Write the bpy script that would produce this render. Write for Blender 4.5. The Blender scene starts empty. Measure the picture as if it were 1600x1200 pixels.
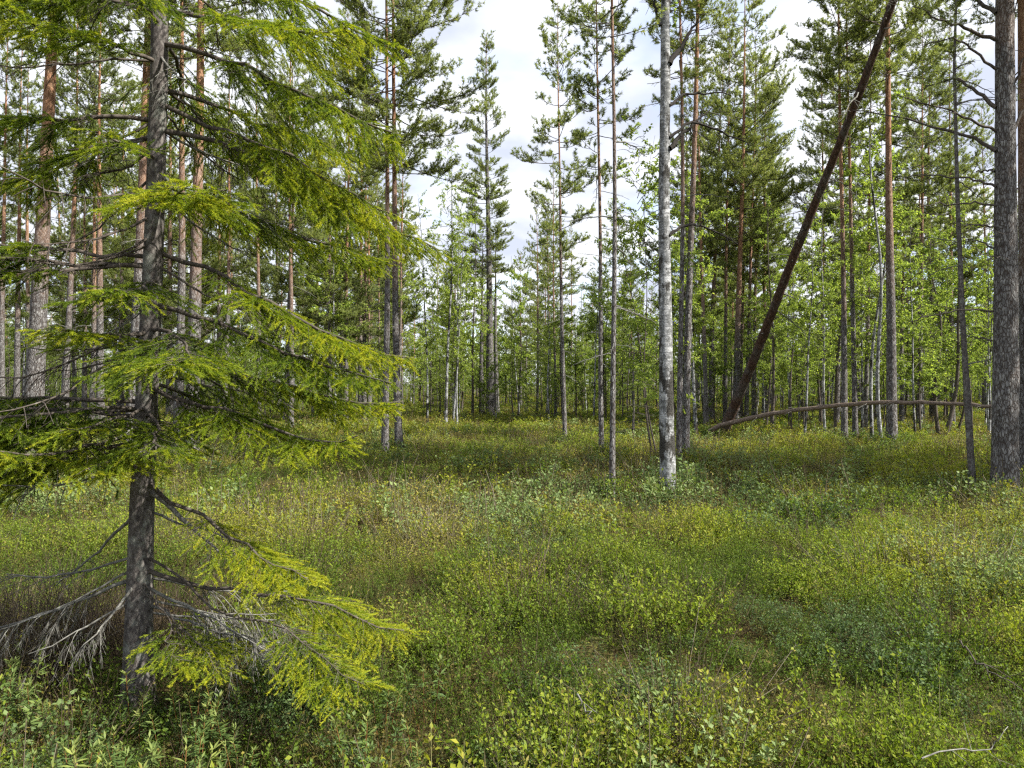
import bpy, math, random
import numpy as np
R = math.radians
sc = bpy.context.scene
C = sc.collection

# ------------------------------------------------------------------ camera
F = 1150.0 / 1600.0                      # focal length in image widths
CAMZ = 1.55
cam = bpy.data.cameras.new('camera')
cam.sensor_width = 36.0
cam.lens = 36.0 * F
cam.clip_start = 0.05
cam.clip_end = 2000.0
camo = bpy.data.objects.new('camera', cam)
C.objects.link(camo)
camo.location = (0, 0, CAMZ)
camo.rotation_euler = (R(90), 0, 0)
sc.camera = camo

# ------------------------------------------------------------------ sky and sun
SUN_EL, SUN_AZ = R(44), R(111)           # azimuth clockwise from +Y (the view direction)
w = bpy.data.worlds.new('World')
sc.world = w
w.use_nodes = True
nt = w.node_tree
nt.nodes.clear()
N = nt.nodes.new
L = nt.links.new
sky = N('ShaderNodeTexSky')
sky.sky_type = 'NISHITA'
sky.sun_disc = False
sky.sun_elevation = SUN_EL
sky.sun_rotation = SUN_AZ
sky.air_density = 1.0
sky.dust_density = 0.6
geo = N('ShaderNodeTexCoord')
sep = N('ShaderNodeSeparateXYZ')
L(geo.outputs['Generated'], sep.inputs[0])
den = N('ShaderNodeMath'); den.operation = 'ADD'; den.inputs[1].default_value = 0.22
mx = N('ShaderNodeMath'); mx.operation = 'MAXIMUM'; mx.inputs[1].default_value = 0.0
L(sep.outputs['Z'], mx.inputs[0]); L(mx.outputs[0], den.inputs[0])
dx = N('ShaderNodeMath'); dx.operation = 'DIVIDE'
dy = N('ShaderNodeMath'); dy.operation = 'DIVIDE'
L(sep.outputs['X'], dx.inputs[0]); L(den.outputs[0], dx.inputs[1])
L(sep.outputs['Y'], dy.inputs[0]); L(den.outputs[0], dy.inputs[1])
cmb = N('ShaderNodeCombineXYZ')
L(dx.outputs[0], cmb.inputs[0]); L(dy.outputs[0], cmb.inputs[1])
cn = N('ShaderNodeTexNoise')
cn.inputs['Scale'].default_value = 1.5
cn.inputs['Detail'].default_value = 7
cn.inputs['Roughness'].default_value = 0.52
cn.inputs['Distortion'].default_value = 0.25
L(cmb.outputs[0], cn.inputs['Vector'])
cr = N('ShaderNodeValToRGB')
cr.color_ramp.elements[0].position = 0.30; cr.color_ramp.elements[0].color = (0.25, 0.25, 0.25, 1)
cr.color_ramp.elements[1].position = 0.47; cr.color_ramp.elements[1].color = (1, 1, 1, 1)
L(cn.outputs['Fac'], cr.inputs[0])
cn2 = N('ShaderNodeTexNoise')
cn2.inputs['Scale'].default_value = 2.3
cn2.inputs['Detail'].default_value = 6
L(cmb.outputs[0], cn2.inputs['Vector'])
cc = N('ShaderNodeValToRGB')              # cloud radiance, shaded undersides to sunlit thin cloud
cc.color_ramp.elements[0].position = 0.38; cc.color_ramp.elements[0].color = (0.60, 0.65, 0.79, 1)
cc.color_ramp.elements[1].position = 0.60; cc.color_ramp.elements[1].color = (0.97, 0.99, 1.04, 1)
L(cn2.outputs['Fac'], cc.inputs[0])
csc = N('ShaderNodeVectorMath'); csc.operation = 'SCALE'; csc.inputs['Scale'].default_value = 3.4
L(cc.outputs[0], csc.inputs[0])
mixc = N('ShaderNodeMix'); mixc.data_type = 'RGBA'
L(cr.outputs[0], mixc.inputs['Factor']); L(sky.outputs[0], mixc.inputs['A']); L(csc.outputs[0], mixc.inputs['B'])
bg = N('ShaderNodeBackground'); bg.inputs['Strength'].default_value = 0.14
L(mixc.outputs['Result'], bg.inputs[0])
out = N('ShaderNodeOutputWorld'); L(bg.outputs[0], out.inputs[0])

sun = bpy.data.lights.new('sun', 'SUN')
sun.energy = 4.6
sun.angle = R(0.6)
sun.color = (1.0, 0.95, 0.86)
suno = bpy.data.objects.new('sun', sun)
C.objects.link(suno)
from mathutils import Vector, Matrix, Euler
sdir = Vector((math.sin(SUN_AZ) * math.cos(SUN_EL), math.cos(SUN_AZ) * math.cos(SUN_EL), math.sin(SUN_EL)))
suno.rotation_euler = sdir.to_track_quat('Z', 'Y').to_euler()
suno.location = (30, -10, 40)

sc.view_settings.view_transform = 'Standard'
sc.view_settings.look = 'None'
sc.view_settings.exposure = 1.45
sc.view_settings.gamma = 1.0
sc.view_settings.use_curve_mapping = False
cy = sc.cycles
cy.max_bounces = 6
cy.diffuse_bounces = 4
cy.glossy_bounces = 2
cy.transmission_bounces = 4
cy.transparent_max_bounces = 4
cy.caustics_reflective = False
cy.caustics_refractive = False
cy.sample_clamp_indirect = 4.0
cy.use_denoising = False
cy.use_adaptive_sampling = True
cy.adaptive_threshold = 0.02
cy.filter_width = 1.3

# ------------------------------------------------------------------ numpy helpers
rng = np.random.default_rng(7)

def nrm(v):
    return v / np.maximum(np.linalg.norm(v, axis=-1, keepdims=True), 1e-9)

def vnoise(p, seed=0):
    """value noise on (n,3) points, about -1..1"""
    p = np.asarray(p, float)
    i = np.floor(p).astype(np.int64)
    f = p - i
    f = f * f * (3 - 2 * f)
    res = 0
    for dx_ in (0, 1):
        for dy_ in (0, 1):
            for dz_ in (0, 1):
                h = (i[:, 0] + dx_) * 374761393 + (i[:, 1] + dy_) * 668265263 + (i[:, 2] + dz_) * 2147483647 + seed * 1274126177
                h = (h ^ (h >> 13)) * 1274126177
                h = (h ^ (h >> 16)) & 0xffff
                val = h / 32767.5 - 1
                wgt = (f[:, 0] if dx_ else 1 - f[:, 0]) * (f[:, 1] if dy_ else 1 - f[:, 1]) * (f[:, 2] if dz_ else 1 - f[:, 2])
                res = res + val * wgt
    return res

def ground(x, y):
    x = np.asarray(x, float); y = np.asarray(y, float)
    p = np.stack([x.ravel() / 1.7, y.ravel() / 1.7, np.zeros(x.size)], 1)
    q = np.stack([x.ravel() / 7.0, y.ravel() / 7.0, np.full(x.size, 3.3)], 1)
    h = np.stack([x.ravel() / .62, y.ravel() / .62, np.full(x.size, 1.7)], 1)
    z = (vnoise(p, 1) * 0.07 + vnoise(q, 2) * 0.12 + vnoise(h, 4) * .045).reshape(x.shape)
    far = np.clip((np.hypot(x, y) - 60) / 60, 0, 1)
    return z * (1 - far) - 0.02

def gz(x, y):
    return float(ground(np.array([x]), np.array([y]))[0])

class MB:
    """collects triangles and quads into one mesh"""
    def __init__(s):
        s.v = []; s.t = []; s.q = []; s.tm = []; s.qm = []; s.a = []; s.n = 0
    def add(s, v, tri=None, quad=None, mat=0, a=None):
        v = np.asarray(v, np.float32).reshape(-1, 3)
        if tri is not None and len(tri):
            s.t.append(np.asarray(tri, np.int32) + s.n); s.tm.append(np.full(len(tri), mat, np.int32))
        if quad is not None and len(quad):
            s.q.append(np.asarray(quad, np.int32) + s.n); s.qm.append(np.full(len(quad), mat, np.int32))
        s.v.append(v)
        s.a.append(np.zeros(len(v), np.float32) if a is None else np.broadcast_to(np.asarray(a, np.float32), (len(v),)))
        s.n += len(v)
    def mesh(s, name, mats, smooth=True):
        me = bpy.data.meshes.new(name)
        V = np.concatenate(s.v) if s.v else np.zeros((0, 3), np.float32)
        T = np.concatenate(s.t) if s.t else np.zeros((0, 3), np.int32)
        Q = np.concatenate(s.q) if s.q else np.zeros((0, 4), np.int32)
        me.vertices.add(len(V)); me.vertices.foreach_set('co', V.ravel())
        nl = T.size + Q.size
        me.loops.add(nl)
        me.loops.foreach_set('vertex_index', np.concatenate([T.ravel(), Q.ravel()]).astype(np.int32))
        me.polygons.add(len(T) + len(Q))
        ls = np.concatenate([np.arange(len(T)) * 3, T.size + np.arange(len(Q)) * 4]).astype(np.int32)
        me.polygons.foreach_set('loop_start', ls)
        mi = np.concatenate((s.tm if s.tm else []) + (s.qm if s.qm else []) or [np.zeros(0, np.int32)]).astype(np.int32)
        me.polygons.foreach_set('material_index', mi)
        me.polygons.foreach_set('use_smooth', np.full(len(T) + len(Q), smooth))
        at = me.attributes.new('rnd', 'FLOAT', 'POINT')
        at.data.foreach_set('value', np.concatenate(s.a) if s.a else np.zeros(0, np.float32))
        for m in mats:
            me.materials.append(m)
        me.update(calc_edges=True)
        return me

def frame(t):
    up = np.where(np.abs(t[..., 2:3]) > 0.9, np.array([1.0, 0, 0]), np.array([0, 0, 1.0]))
    a = nrm(np.cross(t, up)); b = np.cross(a, t)
    return a, b

def tube(mb, P, r, k=8, mat=0, a=0.0, cap=True):
    P = np.asarray(P, float); n = len(P)
    r = np.broadcast_to(np.asarray(r, float), (n,))
    t = nrm(np.gradient(P, axis=0))
    # parallel frame from a fixed reference so that rings do not twist
    ref = np.array([1.0, 0.05, 0.02]) if abs(t[0][0]) < 0.8 else np.array([0.03, 1.0, 0.05])
    A = nrm(ref - t * (t @ ref)[:, None]); B = np.cross(t, A)
    th = np.arange(k) * 2 * math.pi / k
    V = P[:, None] + r[:, None, None] * (np.cos(th)[None, :, None] * A[:, None] + np.sin(th)[None, :, None] * B[:, None])
    i = np.arange(n - 1)[:, None] * k; j = np.arange(k)[None]
    j2 = (j + 1) % k
    Q = np.stack([i + j, i + j2, i + k + j2, i + k + j], -1).reshape(-1, 4)
    V = V.reshape(-1, 3)
    T = None
    if cap:
        V = np.concatenate([V, P[-1:] + t[-1:] * r[-1] * 0.5])
        m = len(V) - 1
        T = np.stack([(n - 1) * k + np.arange(k), (n - 1) * k + (np.arange(k) + 1) % k, np.full(k, m)], 1)
    mb.add(V, tri=T, quad=Q, mat=mat, a=a)
    return V

def prisms(mb, A, B, r0, r1, mat=0, a=0.0):
    """many thin three-sided straight sticks"""
    A = np.asarray(A, float).reshape(-1, 3); B = np.asarray(B, float).reshape(-1, 3); n = len(A)
    if n == 0: return
    t = nrm(B - A); x, y = frame(t)
    r0 = np.broadcast_to(r0, (n,))[:, None]; r1 = np.broadcast_to(r1, (n,))[:, None]
    vs = []
    for P, r in ((A, r0), (B, r1)):
        for th in (0, 2.094, 4.189):
            vs.append(P + r * (math.cos(th) * x + math.sin(th) * y))
    V = np.stack(vs, 1).reshape(-1, 3)
    b = np.arange(n)[:, None] * 6
    Q = np.concatenate([b + np.array([0, 1, 4, 3]), b + np.array([1, 2, 5, 4]), b + np.array([2, 0, 3, 5])])
    mb.add(V, quad=Q, mat=mat, a=np.repeat(np.broadcast_to(np.asarray(a, float), (n,)), 6))

def polysticks(mb, P, r0, r1, mat=0, a=0.0):
    """(N,K,3) polylines as thin sticks tapering r0..r1"""
    n, k = P.shape[:2]
    if n == 0: return
    r0 = np.broadcast_to(r0, (n,)); r1 = np.broadcast_to(r1, (n,))
    for i in range(k - 1):
        prisms(mb, P[:, i], P[:, i + 1], r0 + (r1 - r0) * i / (k - 1), r0 + (r1 - r0) * (i + 1) / (k - 1), mat, a)

def needles(mb, B, D, ln, wd, mat=0, a=0.0, rg=rng):
    n = len(B)
    if n == 0: return
    side = nrm(np.cross(D, rg.normal(size=(n, 3))))
    ln = np.broadcast_to(ln, (n,))[:, None]; wd = np.broadcast_to(wd, (n,))[:, None]
    V = np.stack([B - side * wd * 0.5, B + side * wd * 0.5, B + D * ln], 1).reshape(-1, 3)
    mb.add(V, tri=np.arange(n * 3).reshape(-1, 3), mat=mat, a=np.repeat(np.broadcast_to(np.asarray(a, float), (n,)), 3))

def leaves(mb, B, D, Nn, ln, wd, mat=0, a=0.0, fold=0.12):
    n = len(B)
    if n == 0: return
    D = nrm(D); S = nrm(np.cross(D, Nn)); U = np.cross(S, D)
    ln = np.broadcast_to(ln, (n,))[:, None]; wd = np.broadcast_to(wd, (n,))[:, None]
    mid = B + D * ln * 0.45
    V = np.stack([B, mid + S * wd * 0.5 + U * wd * fold, B + D * ln - U * ln * 0.06, mid - S * wd * 0.5 + U * wd * fold], 1).reshape(-1, 3)
    b = np.arange(n)[:, None] * 4
    mb.add(V, tri=np.concatenate([b + np.array([0, 1, 2]), b + np.array([0, 2, 3])]), mat=mat,
           a=np.repeat(np.broadcast_to(np.asarray(a, float), (n,)), 4))

def sample_poly(P, per_m, rg, u0=0.0):
    """random points along (N,K,3) polylines: positions, tangents, u along, polyline index"""
    n, k = P.shape[:2]
    if n == 0: return np.zeros((0, 3)), np.zeros((0, 3)), np.zeros(0), np.zeros(0, int)
    seg = P[:, 1:] - P[:, :-1]
    ln = np.linalg.norm(seg, axis=-1).sum(1) * (1 - u0)
    cnt = rg.poisson(np.maximum(ln * per_m, 0.01))
    idx = np.repeat(np.arange(n), cnt)
    u = u0 + (1 - u0) * rg.random(len(idx))
    f = u * (k - 1)
    i = np.minimum(f.astype(int), k - 2)
    fr = (f - i)[:, None]
    p = P[idx, i] + seg[idx, i] * fr
    return p, nrm(seg[idx, i]), u, idx

# ------------------------------------------------------------------ scene helpers
def tag(o, label=None, cat=None, group=None, kind=None):
    if label: o['label'] = label
    if cat: o['category'] = cat
    if group: o['group'] = group
    if kind: o['kind'] = kind
    return o

def obj(name, me, parent=None, loc=None, rot=None, scale=None):
    o = bpy.data.objects.new(name, me)
    C.objects.link(o)
    if parent: o.parent = parent
    if loc is not None: o.location = loc
    if rot is not None: o.rotation_euler = rot
    if scale is not None: o.scale = scale if hasattr(scale, '__len__') else (scale,) * 3
    return o

def empty(name, loc, rot=(0, 0, 0)):
    o = bpy.data.objects.new(name, None)
    o.empty_display_size = 0.2
    C.objects.link(o)
    o.location = loc; o.rotation_euler = rot
    return o

def copy_tree(o, parent=None):
    c = o.copy(); C.objects.link(c); c.parent = parent
    for ch in o.children:
        copy_tree(ch, c)
    return c

# ------------------------------------------------------------------ materials
def newmat(name):
    m = bpy.data.materials.new(name); m.use_nodes = True
    t = m.node_tree; t.nodes.clear()
    return m, t, t.nodes.new, t.links.new

def ramp(N, stops, interp='LINEAR'):
    r = N('ShaderNodeValToRGB'); e = r.color_ramp.elements
    r.color_ramp.interpolation = interp
    while len(e) < len(stops): e.new(0.5)
    for el, (p, c) in zip(e, stops):
        el.position = p; el.color = (*c, 1)
    return r

def math_node(N, L, op, a, b):
    n = N('ShaderNodeMath'); n.operation = op
    for i, s in enumerate((a, b)):
        if isinstance(s, (int, float)): n.inputs[i].default_value = s
        else: L(s, n.inputs[i])
    return n.outputs[0]

def leaf_mat(name, stops, transl=0.35, tcol=(1.15, 1.2, 0.6), rough=0.55, tint=None, spec=0.16, var=0.5):
    """stops: colour over the 'rnd' attribute; tint: per-instance attribute that shifts along the ramp"""
    m, t, N, L = newmat(name)
    at = N('ShaderNodeAttribute'); at.attribute_name = 'rnd'
    f = at.outputs['Fac']
    if tint:
        ti = N('ShaderNodeAttribute'); ti.attribute_type = 'INSTANCER'; ti.attribute_name = 'tint'
        f = math_node(N, L, 'ADD', math_node(N, L, 'MULTIPLY', f, var), ti.outputs['Fac'])
    else:
        oi = N('ShaderNodeObjectInfo')
        f = math_node(N, L, 'ADD', f, math_node(N, L, 'MULTIPLY', math_node(N, L, 'SUBTRACT', oi.outputs['Random'], 0.5), 0.3))
    r = ramp(N, stops); L(f, r.inputs[0])
    p = N('ShaderNodeBsdfPrincipled')
    p.inputs['Roughness'].default_value = rough
    p.inputs['Specular IOR Level'].default_value = spec
    L(r.outputs[0], p.inputs['Base Color'])
    tr = N('ShaderNodeBsdfTranslucent')
    mc = N('ShaderNodeMix'); mc.data_type = 'RGBA'; mc.blend_type = 'MULTIPLY'; mc.inputs['Factor'].default_value = 1
    L(r.outputs[0], mc.inputs['A']); mc.inputs['B'].default_value = (*tcol, 1)
    L(mc.outputs['Result'], tr.inputs[0])
    ms = N('ShaderNodeMixShader'); ms.inputs[0].default_value = transl
    L(p.outputs[0], ms.inputs[1]); L(tr.outputs[0], ms.inputs[2])
    o = N('ShaderNodeOutputMaterial'); L(ms.outputs[0], o.inputs[0])
    return m

def bark_mat(name, kind):
    m, t, N, L = newmat(name)
    tc = N('ShaderNodeTexCoord')
    oi = N('ShaderNodeObjectInfo')
    off = N('ShaderNodeVectorMath'); off.operation = 'SCALE'
    cx = N('ShaderNodeCombineXYZ'); L(oi.outputs['Random'], cx.inputs[0]); L(oi.outputs['Random'], cx.inputs[1])
    L(cx.outputs[0], off.inputs[0]); off.inputs['Scale'].default_value = 37
    ad = N('ShaderNodeVectorMath'); ad.operation = 'ADD'
    L(tc.outputs['Object'], ad.inputs[0]); L(off.outputs[0], ad.inputs[1])
    def mapped(sx, sy, sz):
        mp = N('ShaderNodeMapping'); mp.inputs['Scale'].default_value = (sx, sy, sz)
        L(ad.outputs[0], mp.inputs[0]); return mp.outputs[0]
    def noise(vec, s, d=5, r=0.6):
        n = N('ShaderNodeTexNoise'); n.inputs['Scale'].default_value = s; n.inputs['Detail'].default_value = d
        n.inputs['Roughness'].default_value = r
        L(vec, n.inputs['Vector']); return n.outputs['Fac']
    def mixcol(f, a, b, mode='MIX'):
        n = N('ShaderNodeMix'); n.data_type = 'RGBA'; n.blend_type = mode
        if isinstance(f, (int, float)): n.inputs['Factor'].default_value = f
        else: L(f, n.inputs['Factor'])
        for s, k in ((a, 'A'), (b, 'B')):
            if isinstance(s, tuple): n.inputs[k].default_value = (*s, 1)
            else: L(s, n.inputs[k])
        return n.outputs['Result']
    p = N('ShaderNodeBsdfPrincipled'); p.inputs['Roughness'].default_value = 0.9
    p.inputs['Specular IOR Level'].default_value = 0.12
    bump = N('ShaderNodeBump')
    sz = N('ShaderNodeSeparateXYZ'); L(tc.outputs['Object'], sz.inputs[0])
    z = sz.outputs['Z']
    if kind == 'pine':
        v = N('ShaderNodeTexVoronoi'); v.feature = 'DISTANCE_TO_EDGE'; v.inputs['Scale'].default_value = 1
        warp = N('ShaderNodeVectorMath'); warp.operation = 'ADD'
        nz = N('ShaderNodeTexNoise'); nz.inputs['Scale'].default_value = 9; L(ad.outputs[0], nz.inputs['Vector'])
        wsc = N('ShaderNodeVectorMath'); wsc.operation = 'SCALE'; wsc.inputs['Scale'].default_value = 0.9
        L(nz.outputs['Color'], wsc.inputs[0]); L(mapped(34, 34, 11), warp.inputs[0]); L(wsc.outputs[0], warp.inputs[1])
        L(warp.outputs[0], v.inputs['Vector'])
        plates = ramp(N, [(0.0, (0, 0, 0)), (0.16, (1, 1, 1))]); L(v.outputs['Distance'], plates.inputs[0])
        n1 = noise(mapped(1, 1, 0.5), 22)
        low = ramp(N, [(0.28, (0.04, 0.038, 0.038)), (0.46, (0.115, 0.11, 0.108)), (0.62, (0.235, 0.23, 0.225)), (0.75, (0.37, 0.365, 0.35))]); L(n1, low.inputs[0])
        low2 = mixcol(plates.outputs[0], (0.05, 0.038, 0.032), low.outputs[0])
        n2 = noise(mapped(1, 1, 0.35), 16)
        hi = ramp(N, [(0.3, (0.13, 0.062, 0.036)), (0.5, (0.27, 0.145, 0.085)), (0.7, (0.41, 0.27, 0.175))]); L(n2, hi.inputs[0])
        n3 = noise(mapped(1, 1, 0.4), 3, 3)
        zz = math_node(N, L, 'ADD', z, math_node(N, L, 'MULTIPLY', math_node(N, L, 'SUBTRACT', n3, 0.5), 3.5))
        zz = math_node(N, L, 'ADD', zz, math_node(N, L, 'MULTIPLY', oi.outputs['Random'], -1.6))
        bl = N('ShaderNodeAttribute'); bl.attribute_type = 'OBJECT'; bl.attribute_name = 'bark_line'   # how much higher the orange bark starts on this trunk
        zz = math_node(N, L, 'SUBTRACT', zz, bl.outputs['Fac'])
        zf = N('ShaderNodeMapRange'); zf.inputs['From Min'].default_value = 2.4; zf.inputs['From Max'].default_value = 7.0
        L(zz, zf.inputs['Value'])
        col = mixcol(zf.outputs[0], low2, hi.outputs[0])
        bump.inputs['Strength'].default_value = 0.9; bump.inputs['Distance'].default_value = 0.012
        hsum = math_node(N, L, 'ADD', math_node(N, L, 'MULTIPLY', plates.outputs[0], 0.6), n1)
        L(hsum, bump.inputs['Height'])
    elif kind == 'birch':
        n1 = noise(mapped(1.2, 1.2, 9), 5, 6, 0.65)
        base = ramp(N, [(0.30, (0.10, 0.095, 0.09)), (0.44, (0.23, 0.235, 0.24)), (0.60, (0.43, 0.435, 0.44))]); L(n1, base.inputs[0])
        n2 = noise(mapped(1, 1, 0.7), 13, 8, 0.78)
        patch = ramp(N, [(0.475, (0, 0, 0)), (0.52, (1, 1, 1))]); L(n2, patch.inputs[0])
        n3 = noise(mapped(1, 1, 1), 60, 5, 0.75)
        gr = ramp(N, [(0.35, (0.025, 0.025, 0.025)), (0.65, (0.16, 0.165, 0.16))]); L(n3, gr.inputs[0])
        col = mixcol(math_node(N, L, 'MULTIPLY', patch.outputs[0], 0.8), base.outputs[0], gr.outputs[0])
        n4 = noise(mapped(1, 1, .6), 2.6, 9, .72)
        kf = ramp(N, [(0.515, (0, 0, 0)), (0.55, (1, 1, 1))]); L(n4, kf.inputs[0])
        kc = ramp(N, [(0.4, (0.012, 0.011, 0.01)), (0.7, (0.10, 0.095, 0.085))]); L(n3, kc.inputs[0])
        col = mixcol(kf.outputs[0], col, kc.outputs[0])
        bump.inputs['Strength'].default_value = 0.9; bump.inputs['Distance'].default_value = 0.009
        L(math_node(N, L, 'ADD', n2, n3), bump.inputs['Height'])
    elif kind == 'spruce':
        n1 = noise(mapped(1, 1, 0.55), 55, 6, 0.7)
        base = ramp(N, [(0.3, (0.028, 0.024, 0.023)), (0.5, (0.085, 0.075, 0.07)), (0.68, (0.19, 0.175, 0.16))]); L(n1, base.inputs[0])
        n2 = noise(mapped(1, 1, 0.8), 14, 5, 0.7)
        lf = ramp(N, [(0.52, (0, 0, 0)), (0.64, (1, 1, 1))]); L(n2, lf.inputs[0])
        col = mixcol(math_node(N, L, 'MULTIPLY', lf.outputs[0], 0.55), base.outputs[0], (0.23, 0.245, 0.215))
        bump.inputs['Strength'].default_value = 0.8; bump.inputs['Distance'].default_value = 0.006
        L(n1, bump.inputs['Height'])
    elif kind == 'redpine':          # leaning trunk: dark reddish, barkless streaks
        n1 = noise(mapped(1, 1, 0.4), 24, 6, 0.7)
        base = ramp(N, [(0.3, (0.022, 0.014, 0.011)), (0.5, (0.062, 0.036, 0.026)), (0.7, (0.15, 0.09, 0.062))]); L(n1, base.inputs[0])
        nl = noise(mapped(1, 1, 0.6), 2.5, 5, 0.7)
        lf = ramp(N, [(0.45, (0, 0, 0)), (0.62, (1, 1, 1))]); L(nl, lf.inputs[0])
        gz_ = ramp(N, [(0.35, (0.025, 0.021, 0.019)), (0.6, (0.12, 0.105, 0.095))]); L(n1, gz_.inputs[0])
        col = mixcol(lf.outputs[0], base.outputs[0], gz_.outputs[0])
        bump.inputs['Strength'].default_value = 1.0; bump.inputs['Distance'].default_value = 0.03
        L(n1, bump.inputs['Height'])
    elif kind == 'deadwood':         # grey weathered branch with pale lichen
        n1 = noise(mapped(1, 1, 1), 30, 5, 0.7)
        base = ramp(N, [(0.3, (0.06, 0.057, 0.052)), (0.55, (0.165, 0.16, 0.145)), (0.7, (0.31, 0.32, 0.275))]); L(n1, base.inputs[0])
        col = base.outputs[0]
        bump.inputs['Strength'].default_value = 0.5; bump.inputs['Distance'].default_value = 0.004
        L(n1, bump.inputs['Height'])
    else:                            # dark living branch
        n1 = noise(mapped(1, 1, 1), 30, 5, 0.7)
        base = ramp(N, [(0.3, (0.03, 0.025, 0.022)), (0.6, (0.10, 0.085, 0.072)), (0.75, (0.2, 0.19, 0.165))]); L(n1, base.inputs[0])
        col = base.outputs[0]
        bump.inputs['Strength'].default_value = 0.5; bump.inputs['Distance'].default_value = 0.004
        L(n1, bump.inputs['Height'])
    L(col, p.inputs['Base Color']); L(bump.outputs[0], p.inputs['Normal'])
    o = N('ShaderNodeOutputMaterial'); L(p.outputs[0], o.inputs[0])
    return m

M = {}
for k in ('pine', 'birch', 'spruce', 'redpine', 'deadwood', 'branchwood'):
    M[k] = bark_mat(k + '_bark', k)
M['blackwood'] = M['branchwood'].copy(); M['blackwood'].name = 'black_dead_limb'
for nd in M['blackwood'].node_tree.nodes:
    if nd.type == 'VALTORGB':
        for e, c in zip(nd.color_ramp.elements, ((.012, .011, .010), (.035, .031, .028), (.075, .07, .062))): e.color = (*c, 1)
M['spruce_needles'] = leaf_mat('spruce_needles', [(0.0, (0.03, 0.055, 0.014)), (0.36, (0.10, 0.155, 0.018)), (0.66, (0.22, 0.285, 0.022)), (1.0, (0.40, 0.41, 0.03))], 0.48, (1.2, 1.2, 0.5))
M['pine_needles'] = leaf_mat('pine_needles', [(0.0, (0.14, 0.18, 0.075)), (0.5, (0.24, 0.285, 0.105)), (1.0, (0.35, 0.38, 0.13))], 0.55, (1.2, 1.2, 0.6))
M['birch_leaves'] = leaf_mat('birch_leaves', [(0.0, (0.14, 0.205, 0.05)), (0.5, (0.23, 0.30, 0.075)), (1.0, (0.37, 0.42, 0.12))], 0.6, (1.2, 1.25, 0.55))
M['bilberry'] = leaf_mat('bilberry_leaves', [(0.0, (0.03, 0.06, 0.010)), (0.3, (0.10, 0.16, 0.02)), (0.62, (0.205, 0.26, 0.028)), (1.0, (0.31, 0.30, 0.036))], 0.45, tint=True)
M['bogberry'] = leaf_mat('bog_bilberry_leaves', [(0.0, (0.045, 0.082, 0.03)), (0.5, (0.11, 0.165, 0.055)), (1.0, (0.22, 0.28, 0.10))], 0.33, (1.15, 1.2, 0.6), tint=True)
M['ledum'] = leaf_mat('marsh_tea_leaves', [(0.0, (0.055, 0.095, 0.03)), (0.6, (0.13, 0.18, 0.05)), (1.0, (0.22, 0.25, 0.065))], 0.28, tint=True)
M['ledum_solo'] = leaf_mat('marsh_tea_leaves_single', [(0.0, (0.05, 0.085, 0.025)), (0.6, (0.10, 0.15, 0.04)), (1.0, (0.20, 0.22, 0.06))], 0.28)
M['dry'] = leaf_mat('dry_leaves', [(0.0, (0.06, 0.048, 0.014)), (0.5, (0.145, 0.125, 0.028)), (1.0, (0.25, 0.22, 0.045))], 0.25, (1.1, 1, 0.7), tint=True)
M['stem'] = leaf_mat('shrub_stems', [(0.0, (0.045, 0.038, 0.018)), (0.6, (0.09, 0.085, 0.035)), (1.0, (0.15, 0.14, 0.06))], 0.0, tint=True)
M['brush'] = leaf_mat('bare_twigs', [(0.0, (0.035, 0.025, 0.017)), (0.6, (0.085, 0.064, 0.043)), (1.0, (0.2, 0.17, 0.12))], 0.0, tint=True)
M['rust_stem'] = leaf_mat('rust_stems', [(0.0, (0.10, 0.05, 0.02)), (1.0, (0.26, 0.13, 0.04))], 0.0)

def soil_mat():
    m, t, N, L = newmat('moss_and_litter')
    tc = N('ShaderNodeTexCoord')
    n = N('ShaderNodeTexNoise'); n.inputs['Scale'].default_value = 1.3; n.inputs['Detail'].default_value = 8; n.inputs['Roughness'].default_value = 0.7
    L(tc.outputs['Object'], n.inputs['Vector'])
    n2 = N('ShaderNodeTexNoise'); n2.inputs['Scale'].default_value = 40; n2.inputs['Detail'].default_value = 4
    L(tc.outputs['Object'], n2.inputs['Vector'])
    f = math_node(N, L, 'ADD', math_node(N, L, 'MULTIPLY', n.outputs['Fac'], 0.6), math_node(N, L, 'MULTIPLY', n2.outputs['Fac'], 0.4))
    r = ramp(N, [(0.3, (0.022, 0.015, 0.008)), (0.47, (0.06, 0.042, 0.018)), (0.56, (0.085, 0.09, 0.025)), (0.7, (0.14, 0.13, 0.05))])
    L(f, r.inputs[0])
    p = N('ShaderNodeBsdfPrincipled'); p.inputs['Roughness'].default_value = 1.0; p.inputs['Specular IOR Level'].default_value = 0.05
    L(r.outputs[0], p.inputs['Base Color'])
    b = N('ShaderNodeBump'); b.inputs['Distance'].default_value = 0.03; b.inputs['Strength'].default_value = 0.8
    L(n2.outputs['Fac'], b.inputs['Height']); L(b.outputs[0], p.inputs['Normal'])
    o = N('ShaderNodeOutputMaterial'); L(p.outputs[0], o.inputs[0])
    return m
M['soil'] = soil_mat()

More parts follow.
